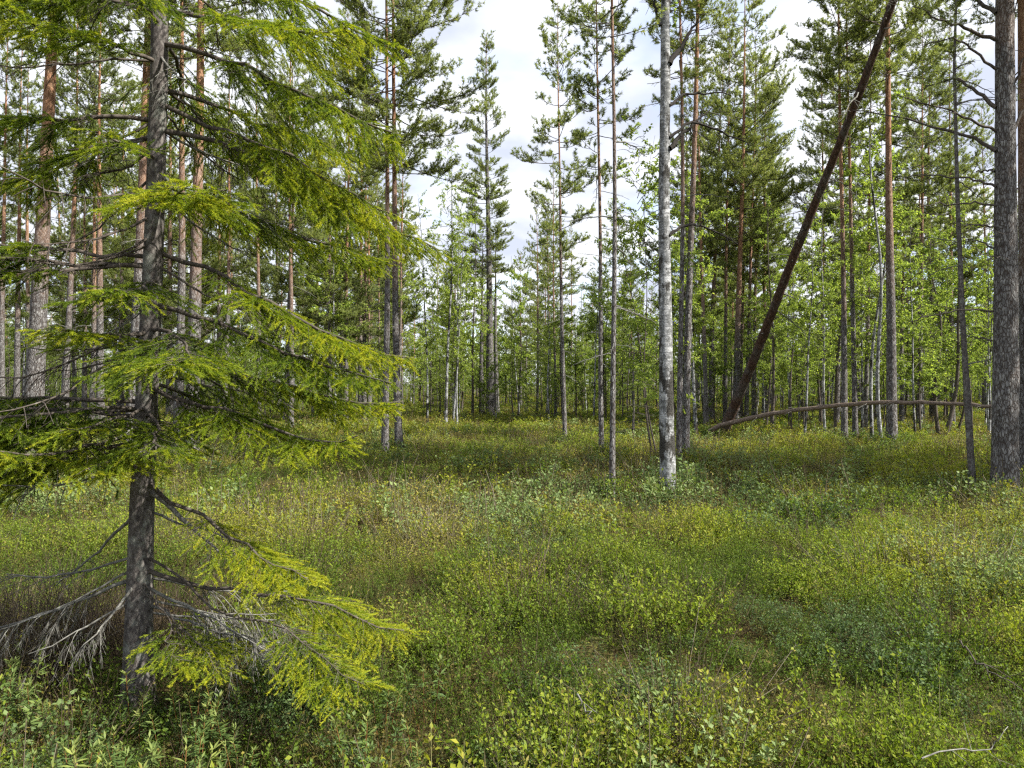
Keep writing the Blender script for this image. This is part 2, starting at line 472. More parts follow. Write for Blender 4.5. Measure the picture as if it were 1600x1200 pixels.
# ------------------------------------------------------------------ ground sheet
def make_ground():
    rr = np.concatenate([np.linspace(0, 25, 126), 25 * (900 / 25) ** (np.arange(1, 41) / 40)])
    na = 224
    th = np.arange(na) * 2 * math.pi / na
    V = np.stack([rr[:, None] * np.sin(th), rr[:, None] * np.cos(th), np.zeros((len(rr), na))], -1)
    V[..., 2] = ground(V[..., 0], V[..., 1])
    n = len(rr)
    i = np.arange(n - 1)[:, None] * na; j = np.arange(na)[None]; j2 = (j + 1) % na
    Q = np.stack([i + j, i + na + j, i + na + j2, i + j2], -1).reshape(-1, 4)[na:]
    T = np.stack([np.zeros(na, int), na + np.arange(na), na + (np.arange(na) + 1) % na], 1)
    mb = MB(); mb.add(V.reshape(-1, 3), quad=Q, tri=T)
    return obj('ground', mb.mesh('ground', [M['soil']]))
tag(make_ground(), kind='structure')

def at(px, d):
    """photo column and distance to ground point"""
    x = (px - 800) / 1150.0 * d
    return x, d, gz(x, d)

# ------------------------------------------------------------------ tree protos
def pine_crown(seed, H, Rm, nwh, lower=0.45, dens=1.0, nl=0.064, nw=0.012, npn=26):
    """crown of a Scots pine: limbs, branchlets and needle shoots. z from 0 (lowest limb) to H (tip)"""
    rg = np.random.default_rng(seed)
    mb = MB()
    sp, sd = [], []
    limbs, lr = [], []
    for wi in range(nwh):
        t = (wi + rg.uniform(-.3, .3)) / nwh
        t = min(max(t, 0.0), 0.97)
        prof = (1 - t) ** 0.75 * min(1.0, lower + t * 2.2) + 0.05
        nb = rg.integers(3, 6)
        a0 = rg.uniform(0, 6.28)
        for b in range(nb):
            if rg.random() < 0.12: continue
            Lb = Rm * prof * rg.uniform(0.6, 1.15)
            az = a0 + b * 6.283 / nb + rg.normal(0, .35)
            el = R(-8 + 45 * t + rg.normal(0, 9))
            k = 6; s = np.linspace(0, 1, k)
            up = rg.uniform(-.02, 0.22) * Lb
            wig = rg.normal(0, 0.05 * Lb, 2)
            hx = s * Lb * math.cos(el)
            P = np.stack([hx * math.cos(az) - wig[0] * np.sin(s * 3) * math.sin(az), hx * math.sin(az) + wig[0] * np.sin(s * 3) * math.cos(az),
                          t * H + rg.normal(0, .1) + s * Lb * math.sin(el) + up * (s ** 2.2) - 0.04 * Lb * np.sin(s * 3.14)], 1)
            limbs.append(P); lr.append(0.006 + 0.008 * Lb)
            nbl = max(3, int(Lb * 11 * dens))
            for q in range(nbl):
                u = rg.uniform(0.3 if Lb > .5 else 0.1, 1.0) if q else 1.0
                f = u * (k - 1); i = min(int(f), k - 2)
                p0 = P[i] + (P[i + 1] - P[i]) * (f - i)
                tg = nrm(P[i + 1] - P[i])
                sidev = np.array([-math.sin(az), math.cos(az), 0]) * rg.choice([-1, 1])
                l2 = (0.16 + 0.28 * Lb * (1 - 0.6 * u)) * rg.uniform(.6, 1.2)
                d2 = nrm(tg * rg.uniform(.5, 1) + sidev * rg.uniform(.3, 1.0) * (u < 1) + np.array([0, 0, rg.uniform(0.0, 0.55)]))
                m_ = p0 + d2 * l2 * .55
                e_ = m_ + nrm(d2 + np.array([0, 0, .5])) * l2 * .45
                prisms(mb, [p0, m_], [m_, e_], [.005, .004], [.004, .003], mat=0)
                ns = max(3, int(l2 * 17))
                for z_ in range(ns):
                    v = 1 - (z_ / ns) * 0.72
                    pos = p0 + (m_ - p0) * min(1, v / .55) if v < .55 else m_ + (e_ - m_) * ((v - .55) / .45)
                    dd = nrm(d2 * .7 + rg.normal(0, .55, 3) + np.array([0, 0, .55]))
                    sp.append(pos); sd.append(dd)
    polysticks(mb, np.array(limbs), np.array(lr), 0.004, mat=0)
    sp = np.array(sp); sd = np.array(sd)
    sl = rg.uniform(.06, .13, len(sp))
    prisms(mb, sp, sp + sd * sl[:, None], .003, .002, mat=0)
    n = len(sp)
    idx = np.repeat(np.arange(n), npn)
    u = rg.random(len(idx)) ** 0.8
    B = sp[idx] + sd[idx] * (sl[idx] * u)[:, None]
    rad = rg.normal(size=(len(idx), 3)); rad = nrm(rad - sd[idx] * np.sum(rad * sd[idx], 1)[:, None])
    D = nrm(sd[idx] * rg.uniform(.35, 1.1, len(idx))[:, None] + rad)
    colr = np.clip(rg.normal(.45, .2, n)[idx] + rg.normal(0, .12, len(idx)), 0, 1)
    needles(mb, B, D, nl * rg.uniform(.8, 1.2, len(idx)), nw, mat=1, a=colr, rg=rg)
    me = mb.mesh('pine_crown', [M['branchwood'], M['pine_needles']])
    return me, H

CROWN = {}
CROWN['slim'] = pine_crown(11, 7.0, 1.05, 20, 0.3, 1.15)
CROWN['slim2'] = pine_crown(12, 6.5, 0.95, 18, 0.3, 1.0)
CROWN['sparse'] = pine_crown(13, 5.0, 1.1, 11, 0.4, 0.7)
CROWN['wide'] = pine_crown(14, 8.0, 2.0, 22, 0.55, 1.15, npn=22)
CROWN['wide2'] = pine_crown(15, 8.5, 1.9, 20, 0.35, 1.15, npn=22)
CROWN['cone'] = pine_crown(16, 10.5, 1.75, 30, 0.65, 1.15, npn=22)

CROWN['tower'] = pine_crown(17, 12.0, 1.5, 38, 0.75, 1.7, npn=20)

def trunk_mesh(seed, H, r0, mat, k=10, n=26, bend=0.04, rtop=0.14, flare=0.35, rough=0.05, z0=-0.25, curve=None):
    rg = np.random.default_rng(seed)
    z = z0 + (H - z0) * (np.linspace(0, 1, n) ** 1.15)
    t = np.clip(z / H, 0, 1)
    ph = rg.uniform(0, 6.28, 4)
    x = bend * H * .12 * (np.sin(t * 3.5 + ph[0]) - math.sin(ph[0])) + bend * .25 * np.sin(t * 11 + ph[1])
    y = bend * H * .12 * (np.sin(t * 3.1 + ph[2]) - math.sin(ph[2])) + bend * .25 * np.sin(t * 9 + ph[3])
    if curve is not None:
        x = x + np.interp(z, curve[0], curve[1])
    r = r0 * (1 - (1 - rtop) * t ** 0.85) * (1 + flare * np.exp(-np.maximum(z + 0.05, 0) / 0.18))
    mb = MB()
    P = np.stack([x, y, z], 1)
    V = tube(mb, P, r, k, cap=True)
    V = mb.v[0]
    m = n * k
    ax = np.repeat(P, k, 0)
    rad = V[:m] - ax
    nz = vnoise(np.stack([V[:m, 0] / r0 * 1.1, V[:m, 1] / r0 * 1.1, V[:m, 2] * 1.8], 1) + seed, 5) * rough
    nz += vnoise(np.stack([V[:m, 0] / r0 * 3.1, V[:m, 1] / r0 * 3.1, V[:m, 2] * 9], 1) + seed, 6) * rough * (0.8 if n > 60 else 0.3)
    V[:m] = ax + rad * (1 + nz)[:, None]
    me = mb.mesh('trunk', [mat])
    return me, lambda zz: (float(np.interp(zz, z, x)), float(np.interp(zz, z, y)), float(np.interp(zz, z, r)))

def dead_branch_mesh(seed, Lb, el, az, r0=0.014, twig=1.0, sag=0.2, mat='deadwood'):
    """bare dead branch from the origin"""
    rg = np.random.default_rng(seed)
    mb = MB(); k = 9; s = np.linspace(0, 1, k)
    h = s * Lb
    z = h * math.tan(el) - sag * Lb * s ** 1.8
    wg = np.cumsum(rg.normal(0, .02 * Lb, k)); wg -= wg[0]
    P = np.stack([h * math.cos(az) - wg * math.sin(az), h * math.sin(az) + wg * math.cos(az), z + np.cumsum(rg.normal(0, .012 * Lb, k)) * (s > 0)], 1)
    tube(mb, P, r0 * (1 - .75 * s) + .0015, 5)
    nt_ = int(Lb * 9 * twig)
    if nt_:
        u = rg.uniform(.25, .98, nt_); f = u * (k - 1); i = np.minimum(f.astype(int), k - 2)
        p0 = P[i] + (P[i + 1] - P[i]) * (f - i)[:, None]
        sd = rg.choice([-1, 1], nt_)
        d = nrm(np.stack([math.cos(az) - math.sin(az) * sd * 1.0, math.sin(az) + math.cos(az) * sd * 1.0, rg.normal(-.1, .45, nt_)], 1))
        l = Lb * .35 * (1.1 - u) * rg.uniform(.4, 1.3, nt_) + .04
        T = np.stack([p0, p0 + d * (l * .5)[:, None], p0 + d * l[:, None] + np.array([0, 0, -.18]) * l[:, None] + rg.normal(0, .05, (nt_, 3)) * l[:, None]], 1)
        polysticks(mb, T, .0045, .002)
    return mb.mesh('dead_branch', [M[mat]])

DEAD = [dead_branch_mesh(100 + i, 1.0, R(e), 0, .012, 1.0, s) for i, (e, s) in enumerate([(5, .25), (15, .2), (-5, .2), (0, .35), (22, .3), (-12, .1)])]

tid = [1000]
BASES = []
def pine(px, d, dia, H, topx, crown, clen, label, ndead=6, dz=(1.5, None), sides=10, rings=26, cat='pine', group=None, cmul=1.0, xy=None, bark_line=0.0):
    x, y, z = at(px, d) if xy is None else (xy[0], xy[1], gz(*xy))
    tid[0] += 1
    rg = np.random.default_rng(tid[0])
    zt = CAMZ + 600 / 1150 * d
    lean = math.atan(((topx - px) / 1150 * d) / zt) if topx is not None else rg.normal(0, .012)
    root = empty('pine_tree', (x, y, z), (rg.normal(0, .008), lean, 0))
    tag(root, label, cat, group)
    me, ctr = trunk_mesh(tid[0], H, dia / 2, M['pine'], sides, rings, rtop=.05, flare=.5)
    obj('trunk', me, root)['bark_line'] = bark_line
    BASES.append((x, y, dia))
    zb = H - clen
    cm, ch = CROWN[crown]
    s = (clen + 0.15) / ch
    cx, cy_, cr_ = ctr(zb + clen * .4)
    obj('crown', cm, root, (cx, cy_, zb), (0, 0, rg.uniform(0, 6.28)), (s * cmul, s * cmul, s))
    z1 = dz[1] if dz[1] else zb + .8
    for i in range(ndead):
        zz = rg.uniform(dz[0], z1)
        bx, by, br = ctr(zz)
        az = rg.uniform(0, 6.28)
        ln = rg.uniform(.35, 1.15) * (0.4 + .6 * (zz / z1))
        obj('dead_branch', DEAD[rg.integers(len(DEAD))], root, (bx, by, zz), (0, 0, az), (ln, ln, ln))
    return root

def birch_crown_mesh(seed, H, zb, Rm, nbr, nlf, leaf, r0, bark='birch', rise=(25, 60)):
    """thin ascending branches with loose small leaves, z in tree coordinates"""
    rg = np.random.default_rng(seed); mb = MB()
    P = []
    for i in range(nbr):
        t = (i + rg.random()) / nbr
        z0 = zb + (H - zb) * t * .97
        Lb = Rm * ((1 - t) ** .7 * min(1, .45 + 2 * t) + .12) * rg.uniform(.55, 1.2)
        az = rg.uniform(0, 6.28); el = R(rg.uniform(*rise))
        s = np.linspace(0, 1, 6)
        h = s * Lb * math.cos(el)
        P.append(np.stack([h * math.cos(az), h * math.sin(az), z0 + s * Lb * math.sin(el) - .25 * Lb * s ** 2.3], 1) + np.cumsum(rg.normal(0, .03 * Lb, (6, 3)), 0) * (s > 0)[:, None])
    P = np.array(P)
    polysticks(mb, P, .008, .0025, mat=0)
    p0, tg, u, ix = sample_poly(P, 9, rg, .2)
    d = nrm(tg * .8 + rg.normal(0, .5, p0.shape) + np.array([0, 0, -.05]))
    l = rg.uniform(.12, .38, len(p0)) * (Rm / 1.0) ** .4
    T = np.stack([p0, p0 + d * (l * .5)[:, None], p0 + d * l[:, None] + np.array([0, 0, -.12]) * l[:, None]], 1)
    polysticks(mb, T, .003, .0015, mat=0)
    al = np.linalg.norm(T[:, 1:] - T[:, :-1], axis=-1).sum()
    q, tg, u, ix = sample_poly(T, nlf / max(al, .1), rg, .15)
    n = len(q)
    dd = nrm(tg * .4 + rg.normal(0, .8, (n, 3)) + np.array([0, 0, -.25]))
    nn = nrm(rg.normal(0, .8, (n, 3)) + np.array([0, 0, 1.0]))
    leaves(mb, q + rg.normal(0, .015, (n, 3)), dd, nn, leaf * rg.uniform(.7, 1.25, n), leaf * .75 * rg.uniform(.8, 1.2, n), mat=1,
           a=np.clip(rg.normal(.5, .25, n), 0, 1))
    return mb.mesh('birch_crown', [M['branchwood'], M['birch_leaves']])

BIRCH = [(7.0, birch_crown_mesh(31, 7.0, 1.6, 1.2, 46, 6200, .05, .04)),
         (8.0, birch_crown_mesh(32, 8.0, 2.0, 1.15, 46, 6000, .05, .04)),
         (5.0, birch_crown_mesh(33, 5.0, 1.2, 0.95, 38, 4600, .05, .03)),
         (4.0, birch_crown_mesh(34, 4.0, 0.7, 0.8, 34, 4000, .048, .025)),
         (9.5, birch_crown_mesh(35, 9.5, 4.5, 1.2, 46, 5200, .05, .05)),
         (6.0, birch_crown_mesh(36, 6.0, 1.1, 1.35, 46, 6000, .05, .04, rise=(5, 50)))]

def birch(px, d, dia, H, topx, label, v=0, group=None, bark='birch', curve=None, xy=None, cat='birch', bend=.08, k=8):
    x, y, z = at(px, d) if xy is None else (xy[0], xy[1], gz(*xy))
    tid[0] += 1
    rg = np.random.default_rng(tid[0])
    h0, cm = BIRCH[v]
    s = H / h0
    zt = min(CAMZ + 600 / 1150 * d, H)
    lean = math.atan(((topx - px) / 1150 * d) / zt) if topx is not None else rg.normal(0, .03)
    root = empty('birch_tree', (x, y, z), (rg.normal(0, .015), lean, rg.uniform(0, .3)))
    tag(root, label, cat, group)
    me, ctr = trunk_mesh(tid[0], H, dia / 2, M[bark], k, 22, bend, .12, .25, .05, curve=curve)
    obj('trunk', me, root)
    off = ctr(H * .65) if curve is not None else (0, 0, 0)
    obj('crown', cm, root, (off[0], off[1], 0), (0, 0, rg.uniform(0, 6.28)), (s, s, s))
    return root

# ---- small spruce for the background thicket
def small_spruce_mesh(seed, H, Rm):
    rg = np.random.default_rng(seed); mb = MB()
    S = []
    nw = int(H / .17)
    for i in range(nw):
        t = (i + .3) / nw
        for b in range(rg.integers(4, 7)):
            Lb = (Rm * (1 - t) ** .9 + .04) * rg.uniform(.7, 1.1)
            az = rg.uniform(0, 6.28); s = np.linspace(0, 1, 5)
            P = np.stack([s * Lb * math.cos(az), s * Lb * math.sin(az), .12 + t * (H - .12) - .25 * Lb * s + .12 * Lb * s ** 3], 1)
            S.append(P)
            for q in range(max(1, int(Lb * 9))):
                u = rg.uniform(.2, .95); f = u * 4; j = min(int(f), 3)
                p0 = P[j] + (P[j + 1] - P[j]) * (f - j)
                a2 = az + rg.choice([-1, 1]) * R(50)
                l2 = Lb * .4 * (1.1 - u) + .05
                s2 = s[:, None]
                S.append(p0 + s2 * l2 * np.array([math.cos(a2), math.sin(a2), -.25]))
    S.append(np.stack([np.zeros(5), np.zeros(5), np.linspace(H - .4, H, 5)], 1))
    S = np.array(S)
    polysticks(mb, S, .005, .002, mat=0)
    p, tg, u, ix = sample_poly(S, 130, rg)
    n = len(p)
    D = nrm(tg * .6 + nrm(rg.normal(size=(n, 3))) * .9 + np.array([0, 0, .15]))
    needles(mb, p, D, .022, .0055, mat=1, a=np.clip(rg.normal(.25, .15, n), 0, 1), rg=rg)
    tube(mb, [(0, 0, -.2), (0, 0, H * .5), (0, 0, H)], [.012 * H, .007 * H, .003], 6, mat=0)
    return mb.mesh('spruce_crown', [M['branchwood'], M['spruce_needles']])
SPR = [(2.2, small_spruce_mesh(51, 2.2, .75)), (3.2, small_spruce_mesh(52, 3.2, .85))]
def small_spruce(px, d, H, label, v=0, group=None):
    x, y, z = at(px, d)
    tid[0] += 1
    h0, cm = SPR[v]; s = H / h0
    root = empty('spruce_tree', (x, y, z))
    tag(root, label, 'spruce', group)
    me, _ = trunk_mesh(tid[0], H, .013 * H + .006, M['spruce'], 6, 8)
    obj('trunk', me, root)
    obj('crown', cm, root, (0, 0, 0), (0, 0, tid[0] * 1.7), (s, s, s))
    return root

# ------------------------------------------------------------------ the spruce in front
SPD = 3.6
def hero_spruce():
    x0, y0 = (216 - 800) / 1150 * SPD, SPD
    g = gz(x0, y0)
    root = empty('spruce_tree', (x0, y0, g))
    tag(root, 'large spruce with drooping bright green branches close by on the left', 'spruce')
    rg = np.random.default_rng(5)
    H = 8.2
    def zpx(py): return CAMZ - (py - 600) / 1150 * SPD - g
    # trunk with photo's slight lean and bend
    cz = [-.3, zpx(1040), zpx(800), zpx(600), zpx(350), zpx(100), H]
    cx_ = [0, 0, .018, .045, .077, .095, .12]
    me, ctr = trunk_mesh(77, H, .066, M['spruce'], 22, 150, .01, .1, .5, .03, curve=(cz, cx_))
    obj('trunk', me, root)

    def branch(py, az, Ls, el, droop, hang, u0=.2, dens=1.0, yel=0.0, upt=.12, thin=1.0, z=None, nper=1000):
        az = R(az); el = R(el)
        zz = zpx(py) if z is None else z
        bx, by, br = ctr(zz)
        k = 12; s = np.linspace(0, 1, k); h = s * Ls
        wg = np.cumsum(rg.normal(0, .024 * Ls, k)); wg -= wg[0]
        ca, sa = math.cos(az), math.sin(az)
        wz = np.cumsum(rg.normal(0, .011 * Ls, k)); wz -= wz[0]
        zc = wz + h * math.tan(el) - droop * Ls * s ** 1.6 + upt * Ls * s ** 4
        P = np.stack([h * ca - wg * sa, h * sa + wg * ca, zc], 1)
        wood = MB(); nd = MB()
        rb = .0045 + .0065 * Ls
        tube(wood, P, thin * rb * (1 - .8 * s) + .001, 6)
        # side twigs
        ns = max(7, int(Ls * 25 * dens))
        t = np.concatenate([np.linspace(u0, .97, ns)] * 2) + rg.normal(0, .012, 2 * ns)
        t = np.clip(t, .05, .985)
        sd = np.repeat([-1.0, 1.0], ns)
        keep = rg.random(len(t)) < np.clip(.55 + dens * .4, 0, 1); t, sd = t[keep], sd[keep]
        f = t * (k - 1); i = np.minimum(f.astype(int), k - 2)
        p0 = P[i] + (P[i + 1] - P[i]) * (f - i)[:, None]
        tg = nrm(P[i + 1] - P[i])
        lat = np.array([-sa, ca, 0.0])
        an = R(52) + rg.normal(0, .26, len(t))
        d2 = tg * np.cos(an)[:, None] + lat * (np.sin(an) * sd)[:, None]
        l2 = (.36 * Ls * (1 - t) ** .75 * np.clip((t - u0) * 3 + .5, .4, 1) + .07) * rg.uniform(.35, 1.25, len(t))
        K = 6; ss = np.linspace(0, 1, K)[None, :, None]
        S = p0[:, None] + d2[:, None] * l2[:, None, None] * ss
        hg = hang * rg.uniform(.5, 1.3, len(t)) * l2
        S = S + np.array([0, 0, -1.0]) * (hg[:, None, None] * ss ** 1.5) + rg.normal(0, .006, S.shape) * ss
        polysticks(wood, S[:, ::1], .0028, .0011)
        # third order
        p3, t3, u3, ix = sample_poly(S, 31, rg, .08)
        l3 = np.clip(.06 + .5 * l2[ix] * (1 - u3), .05, .2) * rg.uniform(.55, 1.2, len(ix))
        latS = nrm(np.cross(t3, np.array([0, 0, 1.0]) + rg.normal(0, .15, t3.shape)))
        d3 = nrm(t3 * .95 + latS * (rg.choice([-1, 1], len(ix)) * rg.uniform(.45, .8, len(ix)))[:, None] + np.array([0, 0, -1.0]) * (rg.uniform(-.35, .6, len(ix)) * hang)[:, None])
        T = p3[:, None] + d3[:, None] * l3[:, None, None] * np.linspace(0, 1, 3)[None, :, None]
        T[:, 2, 2] -= .15 * hang * l3
        # a share of the twigs carries no needles near the trunk
        thick_t = t[ix]
        alive = rg.random(len(ix)) < np.clip((thick_t - u0) * 4 + .3, 0, 1)
        polysticks(wood, T[~alive], .0011, .0007)
        T = T[alive]; tv = thick_t[alive]
        alive2 = rg.random(len(t)) < np.clip((t - u0) * 4 + .3, 0, 1)
        S2 = S[alive2]
        M3 = P[None, int(.72 * k):]
        for PP, base, tw in ((T, .30, tv), (S2, .22, t[alive2]), (M3, .25, np.array([.9]))):
            if len(PP) == 0: continue
            q, tq, uq, iq = sample_poly(PP, nper, rg)
            n = len(q)
            rad = nrm(rg.normal(size=(n, 3)) + np.array([0, 0, .35]))
            D = nrm(tq * rg.uniform(.7, 1.2, n)[:, None] + rad * .75)
            twr = rg.normal(0, .16, len(PP))[iq]
            age = base + .08 + yel + .28 * (uq > .45) * np.clip(tw[iq] * 1.2, 0, 1) + .15 * tw[iq] + twr + rg.normal(0, .07, n)
            needles(nd, q, D, .0135 * rg.uniform(.7, 1.15, n), .0026, a=np.clip(age, 0, 1), rg=rg)
        b = obj('branch', wood.mesh('branch', [M['branchwood']]), root, (bx + ca * br * .6, by + sa * br * .6, zz))
        obj('needles', nd.mesh('needles', [M['spruce_needles']]), b)
        return b

    LIVE = [  # photo row of the joint, azimuth, length, elevation, droop, hang, start, density, yellow
        (-70, 12, 1.15, 4, .45, .6), 
        (20, -24, 1.1, -2, .32, .5), (70, -6, 1.2, -6, .42, .8),
        (140, 40, 1.0, 4, .34, .7), (165, -4, 1.15, -8, .42, .55),
        (205, 8, 1.35, -4, .5, .5),
        (300, 18, 1.15, 2, .30, .4), (325, -50, .85, 4, .3, .35), (395, 0, 1.25, -12, .26, .4),
        (478, -12, 1.22, -8, .28, .4),
        (515, -58, .8, -2, .25, .35), (560, 10, 1.2, -12, .16, .4), (606, -20, 1.12, -15, .08, .35),
        # left side
        (-60, 170, 1.0, 2, .4, .6), (10, 200, .95, 0, .28, .5), (25, 232, .85, 4, .25, .45), 
        (190, 198, 1.0, 0, .2, .5), (215, 176, .95, 0, .28, .5),
        (402, 183, 1.1, 2, .04, .35, .3), (418, 208, 1.0, -3, .08, .35, .3),
        (628, 193, 1.15, 0, .06, .35), (650, 214, 1.05, -1, .08, .35), (664, 180, 1.1, -4, .12, .4), (640, 238, .85, -1, .1, .35), (700, 200, 1.05, -8, .08, .35), (640, 203, 1.2, 2, .05, .35), (668, 226, 1.0, 0, .05, .35), (690, 190, 1.1, -4, .06, .4), (680, 250, .8, -2, .1, .35), (690, 282, .6, -6, .12, .35), (415, 195, 1.1, 0, .05, .35, .3),
        # towards the camera, in front of the trunk
        (40, 282, .85, 2, .3, .5), (100, 250, .75, 2, .25, .4), (330, 300, .8, 2, .28, .4), (250, 268, .5, 4, .25, .4), (440, 290, .7, 0, .25, .4), (520, 262, .6, 2, .2, .4), (540, 305, .85, -2, .2, .4), (640, 268, .6, 0, .18, .4), (650, 300, .7, -4, .2, .4),
    ]
    for b in LIVE:
        b = list(b) + [None] * (9 - len(b))
        branch(b[0], b[1], b[2], b[3], b[4], b[5], b[6] or .2, b[7] or 1.0, b[8] or 0.0)
    # low branches with their leafy ends in the sun
    branch(752, -16, .95, -30, -.14, .3, .40, 1.2, .12, .0)
    branch(890, -12, 1.30, -16, -.05, .35, .48, .95, .03, .0, .8)
    branch(868, -24, 1.36, -22, -.12, .35, .60, .8, .08, .02, .45)
    branch(925, -40, .74, -20, -.06, .35, .42, .8, .07, .0, .4)
    branch(905, -58, .6, -32, -.2, .3, .5, .7, .02, .0, .4)
    # behind the trunk
    for i in range(5):
        branch(rg.uniform(60, 620), rg.uniform(60, 125), rg.uniform(.6, 1.0), rg.uniform(-8, 4), .3, .7)
    # crown above the picture
    for i in range(24):
        zz = rg.uniform(3.8, 7.9)
        branch(0, i * 137.5, 1.15 * (1 - (zz - 3.6) / 4.9) + .1, 8, .35, .7, z=zz, nper=90, dens=.6)
    # leader
    # dead limbs
    def dead(py, az, Ls, el, sag, r, tw, hangtw=0.0, mat='deadwood'):
        az = R(az); zz = zpx(py); bx, by, br = ctr(zz)
        mb = MB(); k = 10; s = np.linspace(0, 1, k)
        wg = np.cumsum(rg.normal(0, .022 * Ls, k)); wg -= wg[0]
        ca, sa = math.cos(az), math.sin(az)
        P = np.stack([s * Ls * ca - wg * sa, s * Ls * sa + wg * ca, s * Ls * math.tan(R(el)) - sag * Ls * np.sin(s * 2.6) + np.cumsum(rg.normal(0, .01 * Ls, k)) * (s > 0)], 1)
        tube(mb, P, r * (1 - .8 * s) + .001, 6)
        nt_ = int(Ls * tw)
        if nt_:
            u = rg.uniform(.3, .97, nt_); f = u * (k - 1); i = np.minimum(f.astype(int), k - 2)
            p0 = P[i] + (P[i + 1] - P[i]) * (f - i)[:, None]
            sdv = rg.choice([-1.0, 1.0], nt_)
            d = nrm(np.stack([ca * .7 - sa * sdv, sa * .7 + ca * sdv, rg.normal(-.15, .3, nt_) - hangtw], 1))
            l = (.12 + .28 * Ls * (1 - u)) * rg.uniform(.4, 1.2, nt_)
            T = np.stack([p0 + d * l[:, None] * q + np.array([0, 0, -1]) * (l * (.25 + hangtw) * q ** 2)[:, None] + rg.normal(0, .02, (nt_, 3)) * (q * l)[:, None] for q in (0, .33, .66, 1)], 1)
            polysticks(mb, T, .0028, .0012)
            q, tq, uq, iq = sample_poly(T, 26 if hangtw < .35 else 110, rg, .2)
            dd = nrm(tq * .6 + rg.normal(0, .5, q.shape) + np.array([0, 0, -.4 - hangtw]))
            e = q + dd * rg.uniform(.02, .08, len(q))[:, None]
            prisms(mb, q, e, .0012 if hangtw < .35 else .0009, .0006)
        obj('dead_branch', mb.mesh('dead_branch', [M[mat]]), root, (bx + ca * br * .6, by + sa * br * .6, zz))
    dead(768, -12, .42, -32, .0, .014, 5)
    dead(905, 186, .78, -14, .06, .010, 13, .4)
    dead(935, 212, .42, -20, .05, .005, 14, .4)
    dead(908, 250, .30, -30, .1, .007, 22, .7)
    dead(870, 168, .8, -6, .05, .007, 14)
    dead(800, 158, .6, -32, .06, .008, 10)
    dead(800, 12, .45, -20, .1, .006, 12)
    dead(945, -4, .7, -12, .03, .006, 24, .3)
    dead(915, -20, .75, -16, .03, .008, 34, .38)
    dead(938, 14, .66, -12, .03, .005, 34, .38)
    dead(905, 38, .7, -10, .05, .006, 26, .3)
    dead(890, 200, .55, -20, .05, .006, 24, .5)
    dead(958, 24, .6, -8, .03, .005, 22, .2)
    for i in range(30):
        dead(rg.uniform(80, 720), rg.uniform(-80, 260), rg.uniform(.3, .85), rg.uniform(-30, 5), .12, .006, 16, .2, rg.choice(['branchwood', 'deadwood', 'branchwood']))
    return root
hero_spruce()

# ------------------------------------------------------------------ pines and birches one can point at
pine(48, 15, .40, 17, 92, 'wide', 8.5, 'thickest pine at the left edge, grey scaly below and orange above', 9, sides=18, rings=70)
pine(3, 24, .22, 14, 14, 'wide2', 6.5, 'slender pine cut by the left picture edge, left of the thick grey pine', 4)
pine(25, 26, .24, 14.5, 40, 'slim', 6.5, 'slender pine just left of the thick grey pine', 4)
pine(98, 24, .26, 15, 126, 'wide2', 6.5, 'reddish pine leaning slightly right, just right of the thick grey pine', 5)
pine(143, 25, .20, 14, 153, 'slim', 6.5, 'thin pine on the left of a close pair behind the spruce boughs', 4)
pine(157, 24, .28, 15, 171, 'wide', 7, 'stouter pine on the right of a close pair behind the spruce boughs', 5)
pine(203, 15, .28, 16, 228, 'wide2', 8, 'pale barked pine standing right behind the left side of the spruce trunk', 8, rings=50, sides=14)
pine(276, 15.2, .20, 15, 292, 'slim2', 6.5, 'thinner left pine of the pair behind the spruce branches', 7, rings=40, sides=12)
pine(297, 14.6, .30, 16, 311, 'wide', 8, 'thicker right pine of the pair behind the spruce branches', 8, rings=50, sides=14)
pine(350, 24, .18, 14, 358, 'slim', 7, 'thin pine hidden behind the middle of the spruce boughs', 5)
pine(405, 27, .2, 15, 408, 'wide2', 7, 'pine mostly covered by the spruce boughs, its crown showing above them', 5)
pine(455, 24, .2, 14.5, 462, 'wide', 8, 'pine with a full crown rising behind the spruce branch tips', 5)
pine(540, 28, .20, 16, 538, 'wide2', 8.5, 'brown pine left of the paler slim pines behind the spruce tips', 6)
pine(563, 31, .22, 16, 572, 'slim', 7, 'pale yellowish slim pine trunk left of the dark trunk pair', 5)
pine(577, 33, .17, 15, 583, 'slim2', 6.5, 'very slim orange pine between the pale trunk and the dark pair', 5)
pine(593, 34, .13, 13, 595, 'slim2', 6, 'thinnest pine tucked left of the dark trunk pair', 4)
pine(602, 16, .17, 13.5, 597, 'wide2', 7.0, 'left trunk of the dark pine pair in mid forest', 10, rings=50, sides=12)
pine(624, 16.3, .185, 14.2, 612, 'wide', 8.0, 'right trunk of the dark pine pair, orange above, broad leafy crown', 10, rings=50, sides=12)
pine(766, 36, .46, 18.8, 765, 'tower', 12.0, 'tall pointed pine alone against the open sky in the centre', 8, rings=40, sides=12, cmul=1.0, bark_line=12.0)
pine(753, 36.6, .30, 9.5, 754, 'sparse', 2.5, 'dark trunk touching the left of the tall pointed pine', 8, bark_line=12.0)
pine(776, 38, .30, 10, 778, 'sparse', 2.5, 'greyish trunk touching the right of the tall pointed pine', 6, bark_line=12.0)
pine(839, 36, .15, 10.8, 838, 'slim2', 6.2, 'small thin pine with its tip below the cloud, right of the pointed pine', 5, cmul=.8)
pine(868, 34, .15, 12.0, 868, 'slim2', 6.0, 'thin dark pine just left of the slim tall pine with open crown', 6, cmul=.8)
pine(882, 17.6, .115, 11.2, 878, 'slim', 7.2, 'slim pine with pointed open crown right of the sky gap', 10, rings=40)
pine(941, 15, .115, 12.0, 924, 'slim2', 6.4, 'thin pine bent slightly left beside the thinnest near pine', 12, rings=40)
